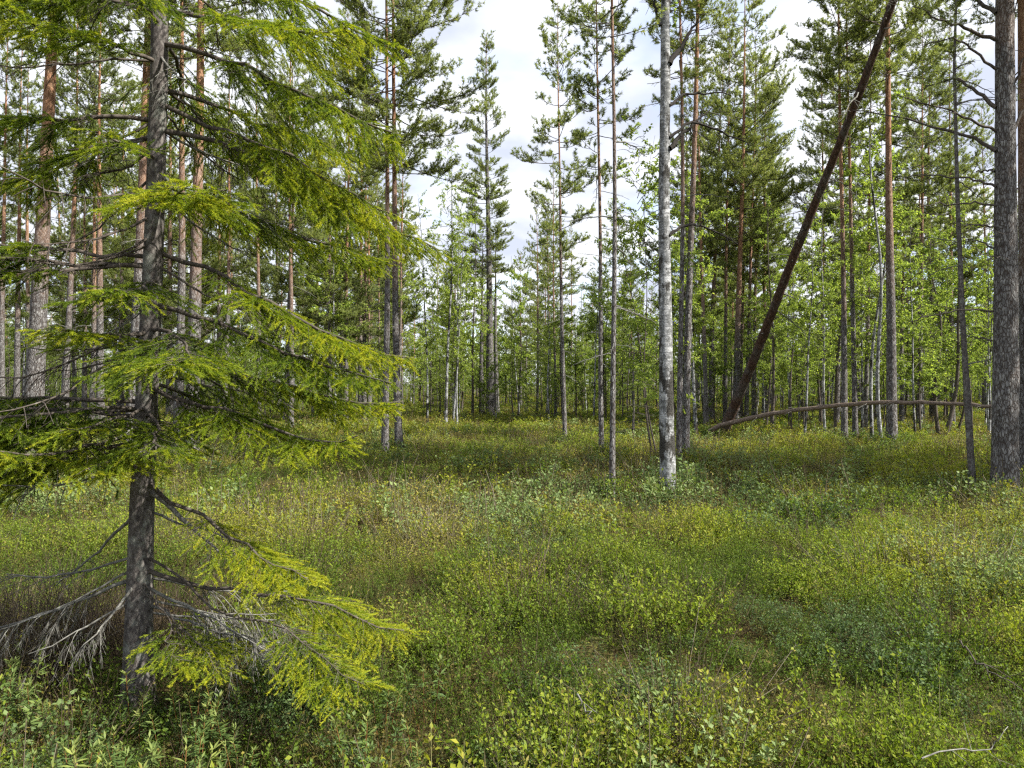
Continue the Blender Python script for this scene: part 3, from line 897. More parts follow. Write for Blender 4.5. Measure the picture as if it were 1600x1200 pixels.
pine(957, 9.5, .085, 10.6, 963, 'sparse', 4.6, 'thinnest near pine with bare twigs, left of the white birch', 16, rings=50, sides=12)
pine(1061, 13, .115, 12.5, 1060, 'slim', 6.0, 'thin grey pine directly behind the white birch trunk', 6, rings=40)
pine(1070, 14, .17, 14.5, 1081, 'wide2', 6.5, 'reddish pine just right of the white birch', 9, rings=50, sides=12)
pine(1090, 40, .26, 15, 1092, 'slim', 7, 'distant dark pine seen between the white birch group and the orange pine', 4)
pine(1103, 27, .20, 14.5, 1098, 'cone', 8.5, 'slender orange pine right of the reddish pine by the birch', 6)
pine(1133, 29, .19, 17, 1136, 'cone', 10.0, 'straight slim pine left of the leaning trunk foot with dense crown', 6)
pine(1149, 28, .31, 17.6, 1160, 'wide', 10.5, 'stout pine behind the foot of the leaning trunk', 6)
pine(1166, 30, .2, 16.5, 1176, 'cone', 10.0, 'slim pine behind the lower leaning trunk, left of a brown one', 5)
pine(1177, 32, .2, 15.2, 1184, 'cone', 9.0, 'brown pine crossed by the lower part of the leaning trunk', 5)
pine(1194, 31, .23, 14.5, 1208, 'cone', 8.5, 'pine right of the lower leaning trunk, grey at its foot', 5)
pine(1320, 18, .165, 14.5, 1318, 'wide2', 7.0, 'left pine of the reddish pair behind the fallen bent log', 8, rings=44, sides=12)
pine(1336, 18.4, .15, 13.8, 1330, 'slim', 6.5, 'right pine of the reddish pair behind the fallen bent log', 7, rings=44, sides=12)
pine(1393, 17, .25, 15.5, 1393, 'wide', 7.2, 'straight orange pine whose top is crossed by the leaning trunk', 8, rings=60, sides=14)
pine(1283, 27, .17, 15.0, 1280, 'cone', 9.5, 'slim pine with a full crown left of the reddish pair', 5)
pine(1352, 25, .17, 14.6, 1356, 'wide', 8.5, 'pine whose full crown shows between the reddish pair and the orange pine', 5)
pine(1436, 24, .17, 13.8, 1440, 'wide2', 8.5, 'pine with a full crown right of the straight orange pine', 6)
pine(1488, 27, .18, 15.4, 1484, 'cone', 9.5, 'slim pine behind the bent thin tree', 6)
pine(1607, 10.8, .30, 15, 1600, 'wide2', 8, 'dark reddish pine cut by the right picture edge', 6, rings=50, sides=14)

birch(668, 29, .10, 9.0, 655, 'leftmost white birch with a bent foot in the middle distance', 1)
birch(696, 28, .13, 11.0, 700, 'tallest thin white birch in the middle distance', 4)
birch(708, 28.6, .10, 9.0, 723, 'left stem of the white birch pair leaning right in the middle distance', 1)
birch(714, 28.4, .09, 8.2, 724, 'right stem of the white birch pair leaning right in the middle distance', 0)
birch(738, 34, .13, 10, 737, 'dark thin birch between the white birches and the pointed pine', 1, bark='branchwood')
birch(1020, 14.5, .045, 7.0, 985, 'young birch with bright leaves left of the white birch trunk', 0, bark='branchwood', bend=.2)
birch(1026, 14.0, .035, 6.2, 1008, 'thin dark stem leaning beside the foot of the white birch', 5, bark='branchwood', bend=.2)
birch(1361, 18.2, .10, 8.5, 1345, 'left grey birch stem between the reddish pair and the orange pine', 1, bend=.25)
birch(1375, 18.0, .11, 9.0, 1378, 'right grey birch stem between the reddish pair and the orange pine', 0, bend=.25)
birch(1465, 22, .12, 6.5, 1450, 'left crooked dark birch left of the bent thin tree', 5, bark='branchwood', bend=.3)
birch(1476, 21, .13, 7.2, 1482, 'right crooked dark birch left of the bent thin tree', 0, bark='branchwood', bend=.3)
birch(1492, 23, .08, 5.6, 1500, 'small leaning birch close behind the bent thin tree', 2, bark='branchwood', bend=.4)
birch(1255, 20, .07, 6.8, 1262, 'leafy young birch right of the leaning trunk', 0)
birch(1290, 21, .08, 7.6, 1285, 'leafy young birch left of the reddish pine pair', 1)
birch(1345, 22, .08, 8.2, 1340, 'leafy young birch behind the reddish pine pair', 1)
birch(1430, 20, .07, 6.4, 1425, 'leafy young birch right of the straight orange pine', 5)
birch(1545, 21, .07, 6.6, 1540, 'leafy young birch behind the thick right pine', 0)
small_spruce(990, 19, 2.6, 'small dark spruce left of the white birch', 0)
small_spruce(822, 40, 4.6, 'small pointed spruce under the sky gap in the far middle', 1)

# ---- the white birch in front
def white_birch():
    d = 9.7
    x, y, z = at(1043, d)
    root = empty('birch_tree', (x, y, z)); tag(root, 'thick white birch with dark bark patches and bare black limbs', 'birch')
    H = 11.5
    def P(px, py, dd=0): return ((px - 800) / 1150 * (d + dd) - x, dd, CAMZ - (py - 600) / 1150 * (d + dd) - z)
    zs = [P(1043, q)[2] for q in (790, 755, 600, 450, 300, 150, 0)] + [H]
    xs = [P(q, 600)[0] for q in (1043, 1043, 1041, 1040, 1038, 1041, 1040, 1046)]
    me, ctr = trunk_mesh(301, H, .108, M['birch'], 24, 160, .005, .2, .25, .07, curve=(zs, xs))
    obj('trunk', me, root); BASES.append((x, y, .2))
    for seg in ([(1046, 232), (1062, 215), (1080, 195), (1112, 172)], [(1046, 165), (1064, 150), (1090, 145), (1142, 146)], [(1046, 100), (1062, 76), (1080, 45), (1092, 36)],
                [(1046, 215), (1075, 190), (1120, 200), (1165, 222)], [(1032, 40), (1024, 10), (1018, -30)], [(1040, 30), (1046, 0), (1050, -40)], [(1046, 368), (1070, 352), (1098, 352), (1150, 380)]):
        mb = MB()
        pts = np.array([P(a, b, -.05 + .1 * i) for i, (a, b) in enumerate(seg)])
        n = 12; u = np.linspace(0, len(seg) - 1, n)
        Q = np.stack([np.interp(u, np.arange(len(seg)), pts[:, c]) for c in range(3)], 1)
        rg = np.random.default_rng(int(seg[0][1]))
        Q[1:] += rg.normal(0, .012, (n - 1, 3))
        tube(mb, Q, np.linspace(.04 if seg[0][1] in (232, 100) else .022, .008, n), 7)
        i = rg.integers(4, n - 1, 10); dd = nrm(rg.normal(0, 1, (10, 3)) + [.6, 0, .1])
        T = np.stack([Q[i], Q[i] + dd * .12, Q[i] + dd * .25 + rg.normal(0, .04, (10, 3))], 1)
        polysticks(mb, T, .006, .0025)
        obj('dead_branch', mb.mesh('dead_branch', [M['blackwood']]), root)
    obj('crown', BIRCH[4][1], root, (xs[-1] * .8, 0, H - 9.5), (0, 0, 1), (1, 1, 1))
white_birch()

# ---- branches given by picture points on a nearby pine
def pine_limb(root, P, seg, r, twigs, shoots, seed, mat='branchwood', dd=0.0):
    mb = MB(); rg = np.random.default_rng(seed)
    pts = np.array([P(a, b, dd * i) for i, (a, b) in enumerate(seg)])
    n = 14; u = np.linspace(0, len(seg) - 1, n)
    Q = np.stack([np.interp(u, np.arange(len(seg)), pts[:, c]) for c in range(3)], 1)
    Q[1:-1] = (Q[:-2] + 2 * Q[1:-1] + Q[2:]) / 4
    Q[1:] += rg.normal(0, .012, (n - 1, 3))
    tube(mb, Q, np.linspace(r, .006, n), 7)
    i = rg.integers(5, n - 1, twigs)
    ax = nrm(Q[-1] - Q[0])
    d = nrm(ax * .6 + rg.normal(0, .7, (twigs, 3)))
    l = rg.uniform(.15, .5, twigs)
    T = np.stack([Q[i], Q[i] + d * (l * .5)[:, None], Q[i] + d * l[:, None] + rg.normal(0, .06, (twigs, 3))], 1)
    polysticks(mb, T, .006, .002)
    mats = [M[mat]]
    if shoots:
        q, tg, uq, iq = sample_poly(T, shoots, rg, .4)
        sd = nrm(tg * .5 + rg.normal(0, .5, q.shape) + [0, 0, .5]); sl = rg.uniform(.06, .12, len(q))
        ix = np.repeat(np.arange(len(q)), 22)
        B = q[ix] + sd[ix] * (sl[ix] * rg.random(len(ix)))[:, None]
        rad = rg.normal(size=(len(ix), 3))
        needles(mb, B, nrm(sd[ix] * .6 + nrm(rad)), .055, .0035, mat=1, a=np.clip(rg.normal(.3, .15, len(ix)), 0, 1), rg=rg)
        mats.append(M['pine_needles'])
    obj('branch' if shoots else 'dead_branch', mb.mesh('limb', mats), root)

def right_pine():
    d = 10.0
    x, y, z = at(1570, d)
    root = empty('pine_tree', (x, y, z)); tag(root, 'thickest pine at the right edge with grey furrowed bark', 'pine')
    H = 16
    def P(px, py, dd=0): return ((px - 800) / 1150 * (d + dd) - x, dd, CAMZ - (py - 600) / 1150 * (d + dd) - z)
    me, ctr = trunk_mesh(401, H, .172, M['pine'], 36, 190, .004, .22, .22, .06, curve=([0, 3, 5, 16], [0, .02, .01, -.05]))
    obj('trunk', me, root)['bark_line'] = 3.2
    BASES.append((x, y, .36))
    S = [([(1556, 62), (1515, 45), (1470, 32), (1430, 10)], .028, 9, 26), ([(1556, 168), (1525, 140), (1490, 122), (1440, 140)], .03, 9, 20),
         ([(1556, 108), (1520, 78), (1495, 58), (1440, 70)], .02, 9, 24), ([(1556, 236), (1520, 215), (1470, 200), (1400, 180), (1335, 172)], .028, 8, 4),
         ([(1556, 205), (1520, 190), (1480, 170), (1400, 150)], .02, 10, 14), ([(1556, 292), (1520, 280), (1460, 274), (1400, 276)], .018, 5, 0),
         ([(1556, 322), (1520, 318), (1480, 318), (1440, 321)], .016, 5, 0), ([(1554, 268), (1535, 266), (1524, 268)], .014, 2, 0),
         ([(1555, 356), (1530, 350), (1490, 354)], .014, 4, 0), ([(1553, 388), (1530, 378), (1510, 372)], .013, 3, 0),
         ([(1552, 486), (1510, 482), (1470, 490), (1420, 502)], .014, 4, 0), ([(1550, 532), (1525, 528), (1505, 522)], .013, 2, 0),
         ([(1584, 130), (1600, 90), (1625, 60)], .02, 5, 20), ([(1586, 200), (1610, 150), (1640, 120)], .022, 6, 20), ([(1586, 300), (1605, 270), (1640, 262)], .018, 5, 0),
         ([(1556, 20), (1520, -10), (1480, -20), (1430, -60)], .03, 10, 26), ([(1575, 395), (1560, 402), (1530, 398)], .008, 5, 0)]
    for i, (seg, r, tw, sh) in enumerate(S):
        pine_limb(root, P, seg, r, tw, sh, 500 + i, dd=(-.12, .15, .0, .25)[i % 4])
    obj('crown', CROWN['wide'][0], root, (0, 0, 7.2), (0, 0, 2), (1.08, 1.08, 1.1))
right_pine()

def bent_thin_tree():
    d = 10.3
    x, y, z = at(1519, d)
    root = empty('pine_tree', (x, y, z)); tag(root, 'thin dark tree bent leftwards in front of the thick right pine', 'pine')
    def X(px): return (px - 1519) / 1150 * d
    def Z(py): return CAMZ - (py - 600) / 1150 * d - z
    zs = [0, Z(745), Z(620), Z(500), Z(300), Z(100), 8.5]; xs = [0, 0, X(1511), X(1504), X(1497), X(1492), X(1500)]
    me, ctr = trunk_mesh(402, 8.5, .05, M['spruce'], 12, 70, .01, .15, .3, .06, curve=(zs, xs))
    obj('trunk', me, root)
    rg = np.random.default_rng(9)
    for i in range(16):
        zz = rg.uniform(1.8, 6.5); bx, by, br = ctr(zz); ln = rg.uniform(.3, .8)
        obj('dead_branch', DEAD[i % len(DEAD)], root, (bx, by, zz), (0, 0, rg.uniform(0, 6.28)), (ln, ln, ln))
    obj('crown', CROWN['sparse'][0], root, (xs[-1], 0, 6.2), (0, 0, 0), (.45, .45, .45))
bent_thin_tree()

# ---- leaning pine and the bent fallen log
def leaning_pine():
    x0, y0, z0 = at(1123, 21.0)
    root = empty('pine_tree', (x0, y0, z0)); tag(root, 'dark red dead pine trunk leaning far over to the right', 'pine')
    A = np.array([0, 0, -.1]); e = np.array([(1396 - 800) / 1150 * 15.0 - x0, 15.0 - y0, CAMZ + 602 / 1150 * 15.0 - z0])
    mb = MB(); n = 90; u = np.linspace(0, 1.22, n)
    P = A + (e - A) * u[:, None]
    P[:, 2] -= .22 * np.sin(np.clip(u, 0, 1) * math.pi)
    P[:, 0] += .03 * np.sin(u * 9)
    r = np.interp(u, [0, .03, .12, 1, 1.22], [.24, .16, .128, .074, .05])
    tube(mb, P, r, 18)
    V = mb.v[0]
    V[:n * 18] += (vnoise(V[:n * 18] * np.array([9, 9, 5]), 3) * .012)[:, None] * nrm(V[:n * 18] - np.repeat(P, 18, 0))
    obj('trunk', mb.mesh('trunk', [M['redpine']]), root)
    rg = np.random.default_rng(21)
    for i in range(30):
        t = rg.uniform(.2, 1.15); c = A + (e - A) * t
        ln = rg.uniform(.25, .8) if i > 6 else rg.uniform(.8, 1.4)
        obj('dead_branch', DEAD[i % len(DEAD)], root, tuple(c), (rg.normal(0, .3), rg.normal(0, .3), rg.choice([0, 3.14, 3.4, 2.8, .3, 4.7]) + rg.normal(0, .3)), (ln, ln, ln))
    for i in range(16):
        t = rg.uniform(.12, 1.1); c = A + (e - A) * t; c[2] -= .22 * math.sin(min(t, 1) * math.pi)
        az = rg.uniform(0, 6.28); dv = nrm(np.array([math.cos(az), math.sin(az), rg.uniform(-.5, .5)])); l = rg.uniform(.2, .42)
        sb = MB(); q = np.linspace(0, 1, 5)[:, None]
        tube(sb, dv * l * q + rg.normal(0, .012, (5, 3)) * q, np.linspace(.026, .010, 5), 6)
        obj('branch_stub', sb.mesh('branch_stub', [M['deadwood']]), root, tuple(c))
    return e
leaning_pine()

def fallen_log():
    pts = [(1126, 664, 20.0), (1180, 652, 19.2), (1240, 641, 18.3), (1310, 633, 17.2), (1380, 629.5, 16.0), (1450, 629, 14.9), (1510, 631, 13.9), (1552, 634, 13.2), (1590, 638, 12.6)]
    W = np.array([((a - 800) / 1150 * d, d, CAMZ - (b - 600) / 1150 * d) for a, b, d in pts])
    u = np.linspace(0, len(pts) - 1, 60)
    P = np.stack([np.interp(u, np.arange(len(pts)), W[:, c]) for c in range(3)], 1)
    for _ in range(4): P[1:-1] = (P[:-2] + 2 * P[1:-1] + P[2:]) / 4
    P += np.cumsum(np.random.default_rng(8).normal(0, .006, P.shape), 0)
    o0 = P[0].copy()
    root = empty('fallen_log', tuple(o0)); tag(root, 'bent grey brown fallen trunk arching just above the undergrowth', 'log')
    P = P - o0
    P = np.concatenate([[P[0] + (P[0] - P[3]) * .8 + [0, 0, -.1]], P])
    mb = MB(); tube(mb, P, np.linspace(.064, .025, len(P)) * (1 + .06 * np.sin(np.arange(len(P)) * 1.9)), 14)
    obj('trunk', mb.mesh('trunk', [M['pine_log']]), root)
    rg = np.random.default_rng(3)
    for i in range(18):
        c = P[rg.integers(8, len(P) - 2)]; ln = rg.uniform(.15, .55)
        obj('dead_branch', DEAD[i % 6], root, tuple(c), (rg.normal(0, .8), 0, rg.uniform(0, 6.28)), (ln, ln, ln))
def log_mat():
    m = M['deadwood'].copy(); m.name = 'fallen_log_bark'
    for nd in m.node_tree.nodes:
        if nd.type == 'VALTORGB':
            for e, c in zip(nd.color_ramp.elements, ((.07, .05, .04), (.19, .145, .115), (.33, .28, .23))): e.color = (*c, 1)
    return m
M['pine_log'] = log_mat()
fallen_log()

# ------------------------------------------------------------------ forest behind
rb = np.random.default_rng(77)
def skyline(px):
    xs = [-400, 300, 480, 560, 640, 690, 735, 795, 850, 900, 1000, 1090, 1200, 1225, 1270, 1330, 1600, 2000]
    ys = [-250, -250, -100, 0, 230, 330, 380, 400, 330, 240, 180, 60, 120, 330, 250, 40, -100, -200]
    return float(np.interp(px, xs, ys))
ZONES = [(-60, 'just beyond the left picture edge'), (120, 'behind the thick grey pine at the left edge'), (250, 'behind the near spruce trunk'),
         (420, 'behind the near spruce boughs'), (545, 'behind the spruce branch tips'), (640, 'behind the dark pine pair'), (735, 'behind the thin white birches'),
         (850, 'around the pointed central pine'), (960, 'behind the slim pines right of the sky gap'), (1050, 'left of the white birch trunk'), (1125, 'right of the white birch trunk'),
         (1215, 'behind the lower leaning trunk'), (1310, 'right of the lower leaning trunk'), (1385, 'behind the reddish pine pair'), (1490, 'right of the straight orange pine'),
         (1600, 'behind the thick right pine'), (9999, 'just beyond the right picture edge')]
def zone(px):
    return next(t for m_, t in ZONES if px < m_)
kinds = list(CROWN)
PT = {}
# prototypes of whole background trees, later copied with their parts
def bg_pine(px, d, H, crown, cl, dia):
    key = (crown,)
    if key not in PT or len(PT[key]) < 1:
        r = pine(px, d, dia, H, None, crown, cl, 'x', 5, sides=7, rings=14)
        PT.setdefault(key, []).append((r, H))
        return r
    src, h0 = PT[key][rb.integers(len(PT[key]))]
    c = copy_tree(src)
    x, y, z = at(px, d); s = H / h0
    c.location = (x, y, z); c.scale = (s, s, s); c.rotation_euler = (rb.normal(0, .012), rb.normal(0, .018), rb.uniform(0, 6.28))
    return c
for i in range(120):
    px = rb.uniform(-220, 1820) if i % 3 else rb.uniform(-150, 640)
    d = rb.uniform(27, 68)
    if 640 < px < 850 and d < 38: d += 14
    H = rb.uniform(9, 18)
    top = skyline(px)
    Hmax = CAMZ + (600 - top) / 1150 * d
    H = min(H, Hmax * rb.uniform(.85, 1.0))
    if H < 5: continue
    cr = 'slim2' if H < 9 else rb.choice(['slim', 'wide', 'wide2', 'cone', 'slim2'])
    cl = {'slim': 6.5, 'slim2': 6, 'wide': 7.5, 'wide2': 7.5, 'cone': 10, 'sparse': 5}[cr]
    o = bg_pine(px, d, H, cr, min(cl, 11), .2)
    hw = 'tall' if H > 12 else 'shorter'
    tag(o, f'{hw} background pine with thin trunk {zone(px)}', 'pine', f'{hw} background pines {zone(px)}')
BT = {}
for i in range(270):
    px = rb.uniform(-150, 1750)
    if i % 2: px = rb.uniform(620, 1650)
    d = rb.uniform(21, 62)
    if px < 330: d = rb.uniform(30, 65)
    if 640 < px < 1010: d = rb.uniform(30, 66)
    H = rb.uniform(3.2, 8.5)
    H = min(H, CAMZ + (600 - max(skyline(px), 150)) / 1150 * d)
    v = int(rb.integers(6))
    bk = 'birch' if rb.random() < .25 else 'branchwood'
    key = (v, bk)
    if key not in BT:
        o = birch(px, d, .012 * H + .01, H, None, 'x', v, bark=bk, k=6)
        BT[key] = (o, H)
    else:
        src, h0 = BT[key]
        o = copy_tree(src); x, y, z = at(px, d); s = H / h0
        o.location = (x, y, z); o.scale = (s, s, s); o.rotation_euler = (rb.normal(0, .03), rb.normal(0, .03), rb.uniform(0, 6.28))
    nm = 'white stemmed' if bk == 'birch' else 'dark stemmed'
    tag(o, f'{nm} young birch with pale leaves {zone(px)}', 'birch', f'{nm} young birches {zone(px)}')
ST = None
for i in range(34):
    px = rb.uniform(-100, 1700); d = rb.uniform(26, 62); H = rb.uniform(1.4, 3.4)
    if ST is None:
        o = small_spruce(px, d, H, 'x', 0); ST = (o, H)
    else:
        o = copy_tree(ST[0]); x, y, z = at(px, d); s = H / ST[1]
        o.location = (x, y, z); o.scale = (s * rb.uniform(.8, 1.15), s * rb.uniform(.8, 1.15), s); o.rotation_euler = (0, 0, rb.uniform(0, 6.28))
    tag(o, 'small dark background spruce ' + zone(px), 'spruce', 'small background spruces ' + zone(px))
# pines beside the view that throw the dappled shade
for (x, y, H, cr) in ((13.5, 8.6, 15, 'wide'), (16.5, 9.5, 16, 'wide2'), (10.6, 7.4, 13, 'slim'), (18.5, 7.6, 16, 'wide'), (11.8, 9.2, 14, 'wide2'), (15.2, 7.4, 15, 'cone'), (20, 10.5, 16, 'wide2'), (-11, 6, 14, 'wide'), (-9, 11, 15, 'wide2')):
    o = pine(0, 1, .22, H, None, cr, 8, 'x', 4, xy=(x, y))
    tag(o, 'pine standing just outside the view', 'pine', 'pines beside the view')

# ------------------------------------------------------------------ undergrowth (instanced stuff)
def clump(seed, nst, rad, hmin, hmax, lps, ll, lw, mat, upright=.5, nar=False, start=.3, mb=None, stemr=.0013, bare=0.0, stem='stem'):
    rg = np.random.default_rng(seed); own = mb is None
    if own: mb = MB()
    a = rg.uniform(0, 6.28, nst); r = rad * np.sqrt(rg.random(nst))
    b = np.stack([r * np.cos(a), r * np.sin(a), np.full(nst, -.02)], 1)
    h = rg.uniform(hmin, hmax, nst)
    ln = nrm(np.stack([np.cos(a) * r / rad * .5 + rg.normal(0, .25, nst), np.sin(a) * r / rad * .5 + rg.normal(0, .25, nst), np.ones(nst)], 1))
    m_ = b + ln * (h * .55)[:, None]
    e = m_ + nrm(ln + rg.normal(0, .25, (nst, 3))) * (h * .45)[:, None]
    P = np.stack([b, m_, e], 1)
    polysticks(mb, P, stemr, stemr * .6, mat=0, a=rg.random(nst))
    n = nst * lps
    ix = np.repeat(np.arange(nst), lps)
    u = start + (1 - start) * rg.random(n)
    q = np.where((u < .5)[:, None], b[ix] + (m_[ix] - b[ix]) * (u / .5)[:, None], m_[ix] + (e[ix] - m_[ix]) * ((u - .5) / .5)[:, None])
    sa = rg.uniform(0, 6.28, n)
    side = np.stack([np.cos(sa), np.sin(sa), np.zeros(n)], 1)
    q = q + side * (rg.random(n) * ll * .7)[:, None]
    D = nrm(side + np.array([0, 0, 1.0]) * rg.uniform(-.2, upright * 2, n)[:, None])
    Nn = nrm(np.array([0, 0, 1.0]) + rg.normal(0, .5, (n, 3)))
    keep = rg.random(n) >= bare
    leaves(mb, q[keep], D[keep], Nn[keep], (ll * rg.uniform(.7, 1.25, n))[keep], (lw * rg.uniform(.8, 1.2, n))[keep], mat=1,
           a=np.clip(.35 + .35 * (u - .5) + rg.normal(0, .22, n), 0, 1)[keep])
    if own: return mb.mesh('clump', [M[stem], M[mat]])

def ledum_mesh(seed, nst, rad, hmin, hmax, ll, lw, whorl, mats):
    rg = np.random.default_rng(seed); mb = MB()
    a = rg.uniform(0, 6.28, nst); r = rad * np.sqrt(rg.random(nst))
    b = np.stack([r * np.cos(a), r * np.sin(a), np.full(nst, -.02)], 1)
    h = rg.uniform(hmin, hmax, nst)
    t = nrm(np.stack([rg.normal(0, .22, nst), rg.normal(0, .22, nst), np.ones(nst)], 1))
    e = b + t * h[:, None]
    prisms(mb, b, e, .002, .0016, mat=0, a=.3)
    for lev, (f, sc_, up) in enumerate(((1.0, .75, 1.1), (.9, 1.0, .45), (.78, 1.0, .05), (.62, .9, -.25))):
        n = nst * whorl
        ix = np.repeat(np.arange(nst), whorl)
        p = b[ix] + t[ix] * (h[ix] * f + rg.uniform(-.015, .015, n))[:, None]
        sa = rg.uniform(0, 6.28, n)
        side = np.stack([np.cos(sa), np.sin(sa), np.zeros(n)], 1)
        D = nrm(side + t[ix] * (up + rg.normal(0, .2, n))[:, None])
        leaves(mb, p, D, nrm(t[ix] + rg.normal(0, .2, (n, 3))), ll * sc_ * rg.uniform(.7, 1.15, n), lw, mat=1, a=np.clip(.75 - .2 * lev + rg.normal(0, .15, n), 0, 1), fold=.05)
    return mb.mesh('marsh_tea', mats)

protos = bpy.data.collections.new('undergrowth_clumps')
cl_meshes = []
for lod, (kst, kl, kr) in enumerate(((1.0, 1.0, 1.0), (.55, 1.75, 1.5), (.65, 3.0, 3.2))):
    def S(n): return max(5, int(n * kst))
    for v in range(3):   # 0-2 bilberry
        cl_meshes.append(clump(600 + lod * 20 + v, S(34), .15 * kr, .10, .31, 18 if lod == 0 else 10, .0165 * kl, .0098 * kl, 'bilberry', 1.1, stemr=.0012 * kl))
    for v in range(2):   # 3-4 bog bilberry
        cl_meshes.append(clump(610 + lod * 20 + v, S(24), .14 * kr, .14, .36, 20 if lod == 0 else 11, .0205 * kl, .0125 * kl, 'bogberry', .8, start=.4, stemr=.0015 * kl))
    # 5 marsh tea
    cl_meshes.append(ledum_mesh(620 + lod, S(9), .13 * kr, .2, .36, .036 * (1 + (kl - 1) * .6), .007 * kl, 9 if lod == 0 else 6, [M['stem'], M['ledum']]))
    # 6-7 dry stalks with few brown leaves
    for v in range(2):
        cl_meshes.append(clump(630 + lod * 20 + v, S(34), .15 * kr, .12, .30, 7, .016 * kl, .008 * kl, 'dry', .8, stemr=.0012 * kl, bare=.25))
    # 8 bare dark twigs
    cl_meshes.append(clump(660 + lod, S(26), .17 * kr, .22, .45, 2, .012 * kl, .006 * kl, 'dry', .8, stemr=.0016 * kl, stem='brush'))
for i, me in enumerate(cl_meshes):
    protos.objects.link(bpy.data.objects.new(f'undergrowth_clump_{i:02d}', me))

def field(x, y, s, seed):
    return vnoise(np.stack([x / s, y / s, np.zeros_like(x)], 1), seed)
def cells(x, y, size, seed):
    """jittered cells: distance to the centre, distance to the border, per-cell random values"""
    gx, gy = np.floor(x / size), np.floor(y / size)
    best = np.full(len(x), 9.0); sec = best.copy(); ids = np.zeros((len(x), 3))
    def hsh(a, b, k):
        v = np.sin(a * 127.1 + b * 311.7 + seed * 17.3 + k * 74.7) * 43758.5453
        return v - np.floor(v)
    for i in (-1, 0, 1):
        for j in (-1, 0, 1):
            cx, cy_ = gx + i, gy + j
            px_, py_ = cx + hsh(cx, cy_, 0), cy_ + hsh(cx, cy_, 1)
            d = np.hypot(x / size - px_, y / size - py_)
            nb = d < best
            sec = np.where(nb, best, np.minimum(sec, d)); best = np.where(nb, d, best)
            for k in range(3): ids[:, k] = np.where(nb, hsh(cx, cy_, k + 2), ids[:, k])
    return best, sec - best, ids
rgc = np.random.default_rng(99)
PX, PI_, PR, PS, PT_ = [], [], [], [], []
for (d0, d1, dens, lod, s0, s1) in ((1.9, 6.5, 60, 0, .45, .75), (1.9, 7.5, 60, 0, .75, 1.25), (7.5, 20, 28, 1, .7, 1.3), (20, 55, 5.5, 2, .75, 1.2), (55, 120, 1.6, 2, 1.3, 2.2)):
    half = .92
    if lod == 0: half = 1.15
    area = half * (d1 ** 2 - d0 ** 2)
    n = int(area * dens)
    y = np.sqrt(rgc.uniform(d0 ** 2, d1 ** 2, n))
    x = rgc.uniform(-half, half, n) * y + rgc.normal(0, .2, n)
    f1 = field(x, y, 1.9, 11); f2 = field(x, y, .75, 12); f3 = field(x, y, 5.5, 13); f4 = field(x, y, .4, 14)
    px = 800 + x / y * 1150
    # drier, browner strip in the clearing; lusher bog bilberry under the birch and in the foreground
    dry = np.exp(-((px - 640) / 420) ** 2) * np.exp(-((y - 7.5) / 6.5) ** 2) * .32 + np.clip((y - 11) / 12, 0, .3) + .5 * f2 + .2 * f1 + .06 + .3 * f4
    lush = np.exp(-((x - 2.0) / 2.2) ** 2 - ((y - 9.8) / 2.2) ** 2) * 1.1 + np.where(y < 5.0, .25, 0) + .45 * f1 - .2 * f2
    led = np.exp(-((x + 1.9) / 1.5) ** 2 - ((y - 3.0) / 1.2) ** 2) * .9 + .55 * f2 - .45 + .25 * f3
    cd, ce, ci_ = cells(x + .10 * f4, y + .10 * f2, .44 if lod == 0 else .6, 3)
    cr1, cr2 = (ci_[:, 0] - .5) * 1.5, (ci_[:, 1] - .5) * 1.5
    idx = rgc.integers(0, 3, n)
    idx = np.where(lush + .2 * f4 + .45 * cr1 + rgc.normal(0, .2, n) > .38, rgc.integers(3, 5, n), idx)
    idx = np.where(led + .35 * cr2 + rgc.normal(0, .1, n) > .35, 5, idx)
    idx = np.where(dry + .22 * cr2 + rgc.normal(0, .3, n) > .55, rgc.integers(6, 8, n), idx)
    brush = np.exp(-((x + 2.6) / 1.0) ** 2 - ((y - 4.6) / 1.0) ** 2) * 1.3
    idx = np.where(brush + .2 * f4 + rgc.normal(0, .25, n) > .6, 8, idx)
    idx = np.where(rgc.random(n) < .09, 8, idx)
    hol = (f4 + .5 * f2 + rgc.normal(0, .25, n) < -.42) & (lod < 2)          # small hollows with litter and stalks
    idx = np.where(hol & (rgc.random(n) < .7), rgc.integers(6, 8, n), idx)
    keep = ~(hol & (rgc.random(n) < .02)) & ((rgc.random(n) < .35 + ce * 3.2) | (lod == 2))
    if s1 < .7:                                            # low litter layer of stalks and seedlings
        idx = np.where(rgc.random(n) < .5, rgc.integers(6, 8, n), idx); keep[:] = True
    tint = np.clip(.25 + .22 * f1 + .22 * f2 + .12 * f3 + .04 + .32 * dry + .2 * (ci_[:, 2] - .5) + rgc.normal(0, .07, n), 0, .62)
    z = ground(x, y)
    x, y, z, idx, tint = x[keep], y[keep], z[keep], idx[keep], tint[keep]
    m = len(x)
    PX.append(np.stack([x, y, z], 1)); PI_.append(idx + lod * 9)
    PR.append(np.stack([rgc.normal(0, .12, m), rgc.normal(0, .12, m), rgc.uniform(0, 6.28, m)], 1))
    PS.append(rgc.uniform(s0, s1, m) * ((.95 + .2 * f1 + .15 * f4 + .2 * f2) * (.55 + .75 * np.clip(ce * 1.5, 0, 1)) * (.8 + .5 * ci_[:, 2])).clip(.45, 1.35)[keep] * np.where(rgc.random(m) < .06, 1.12, 1)); PT_.append(tint)
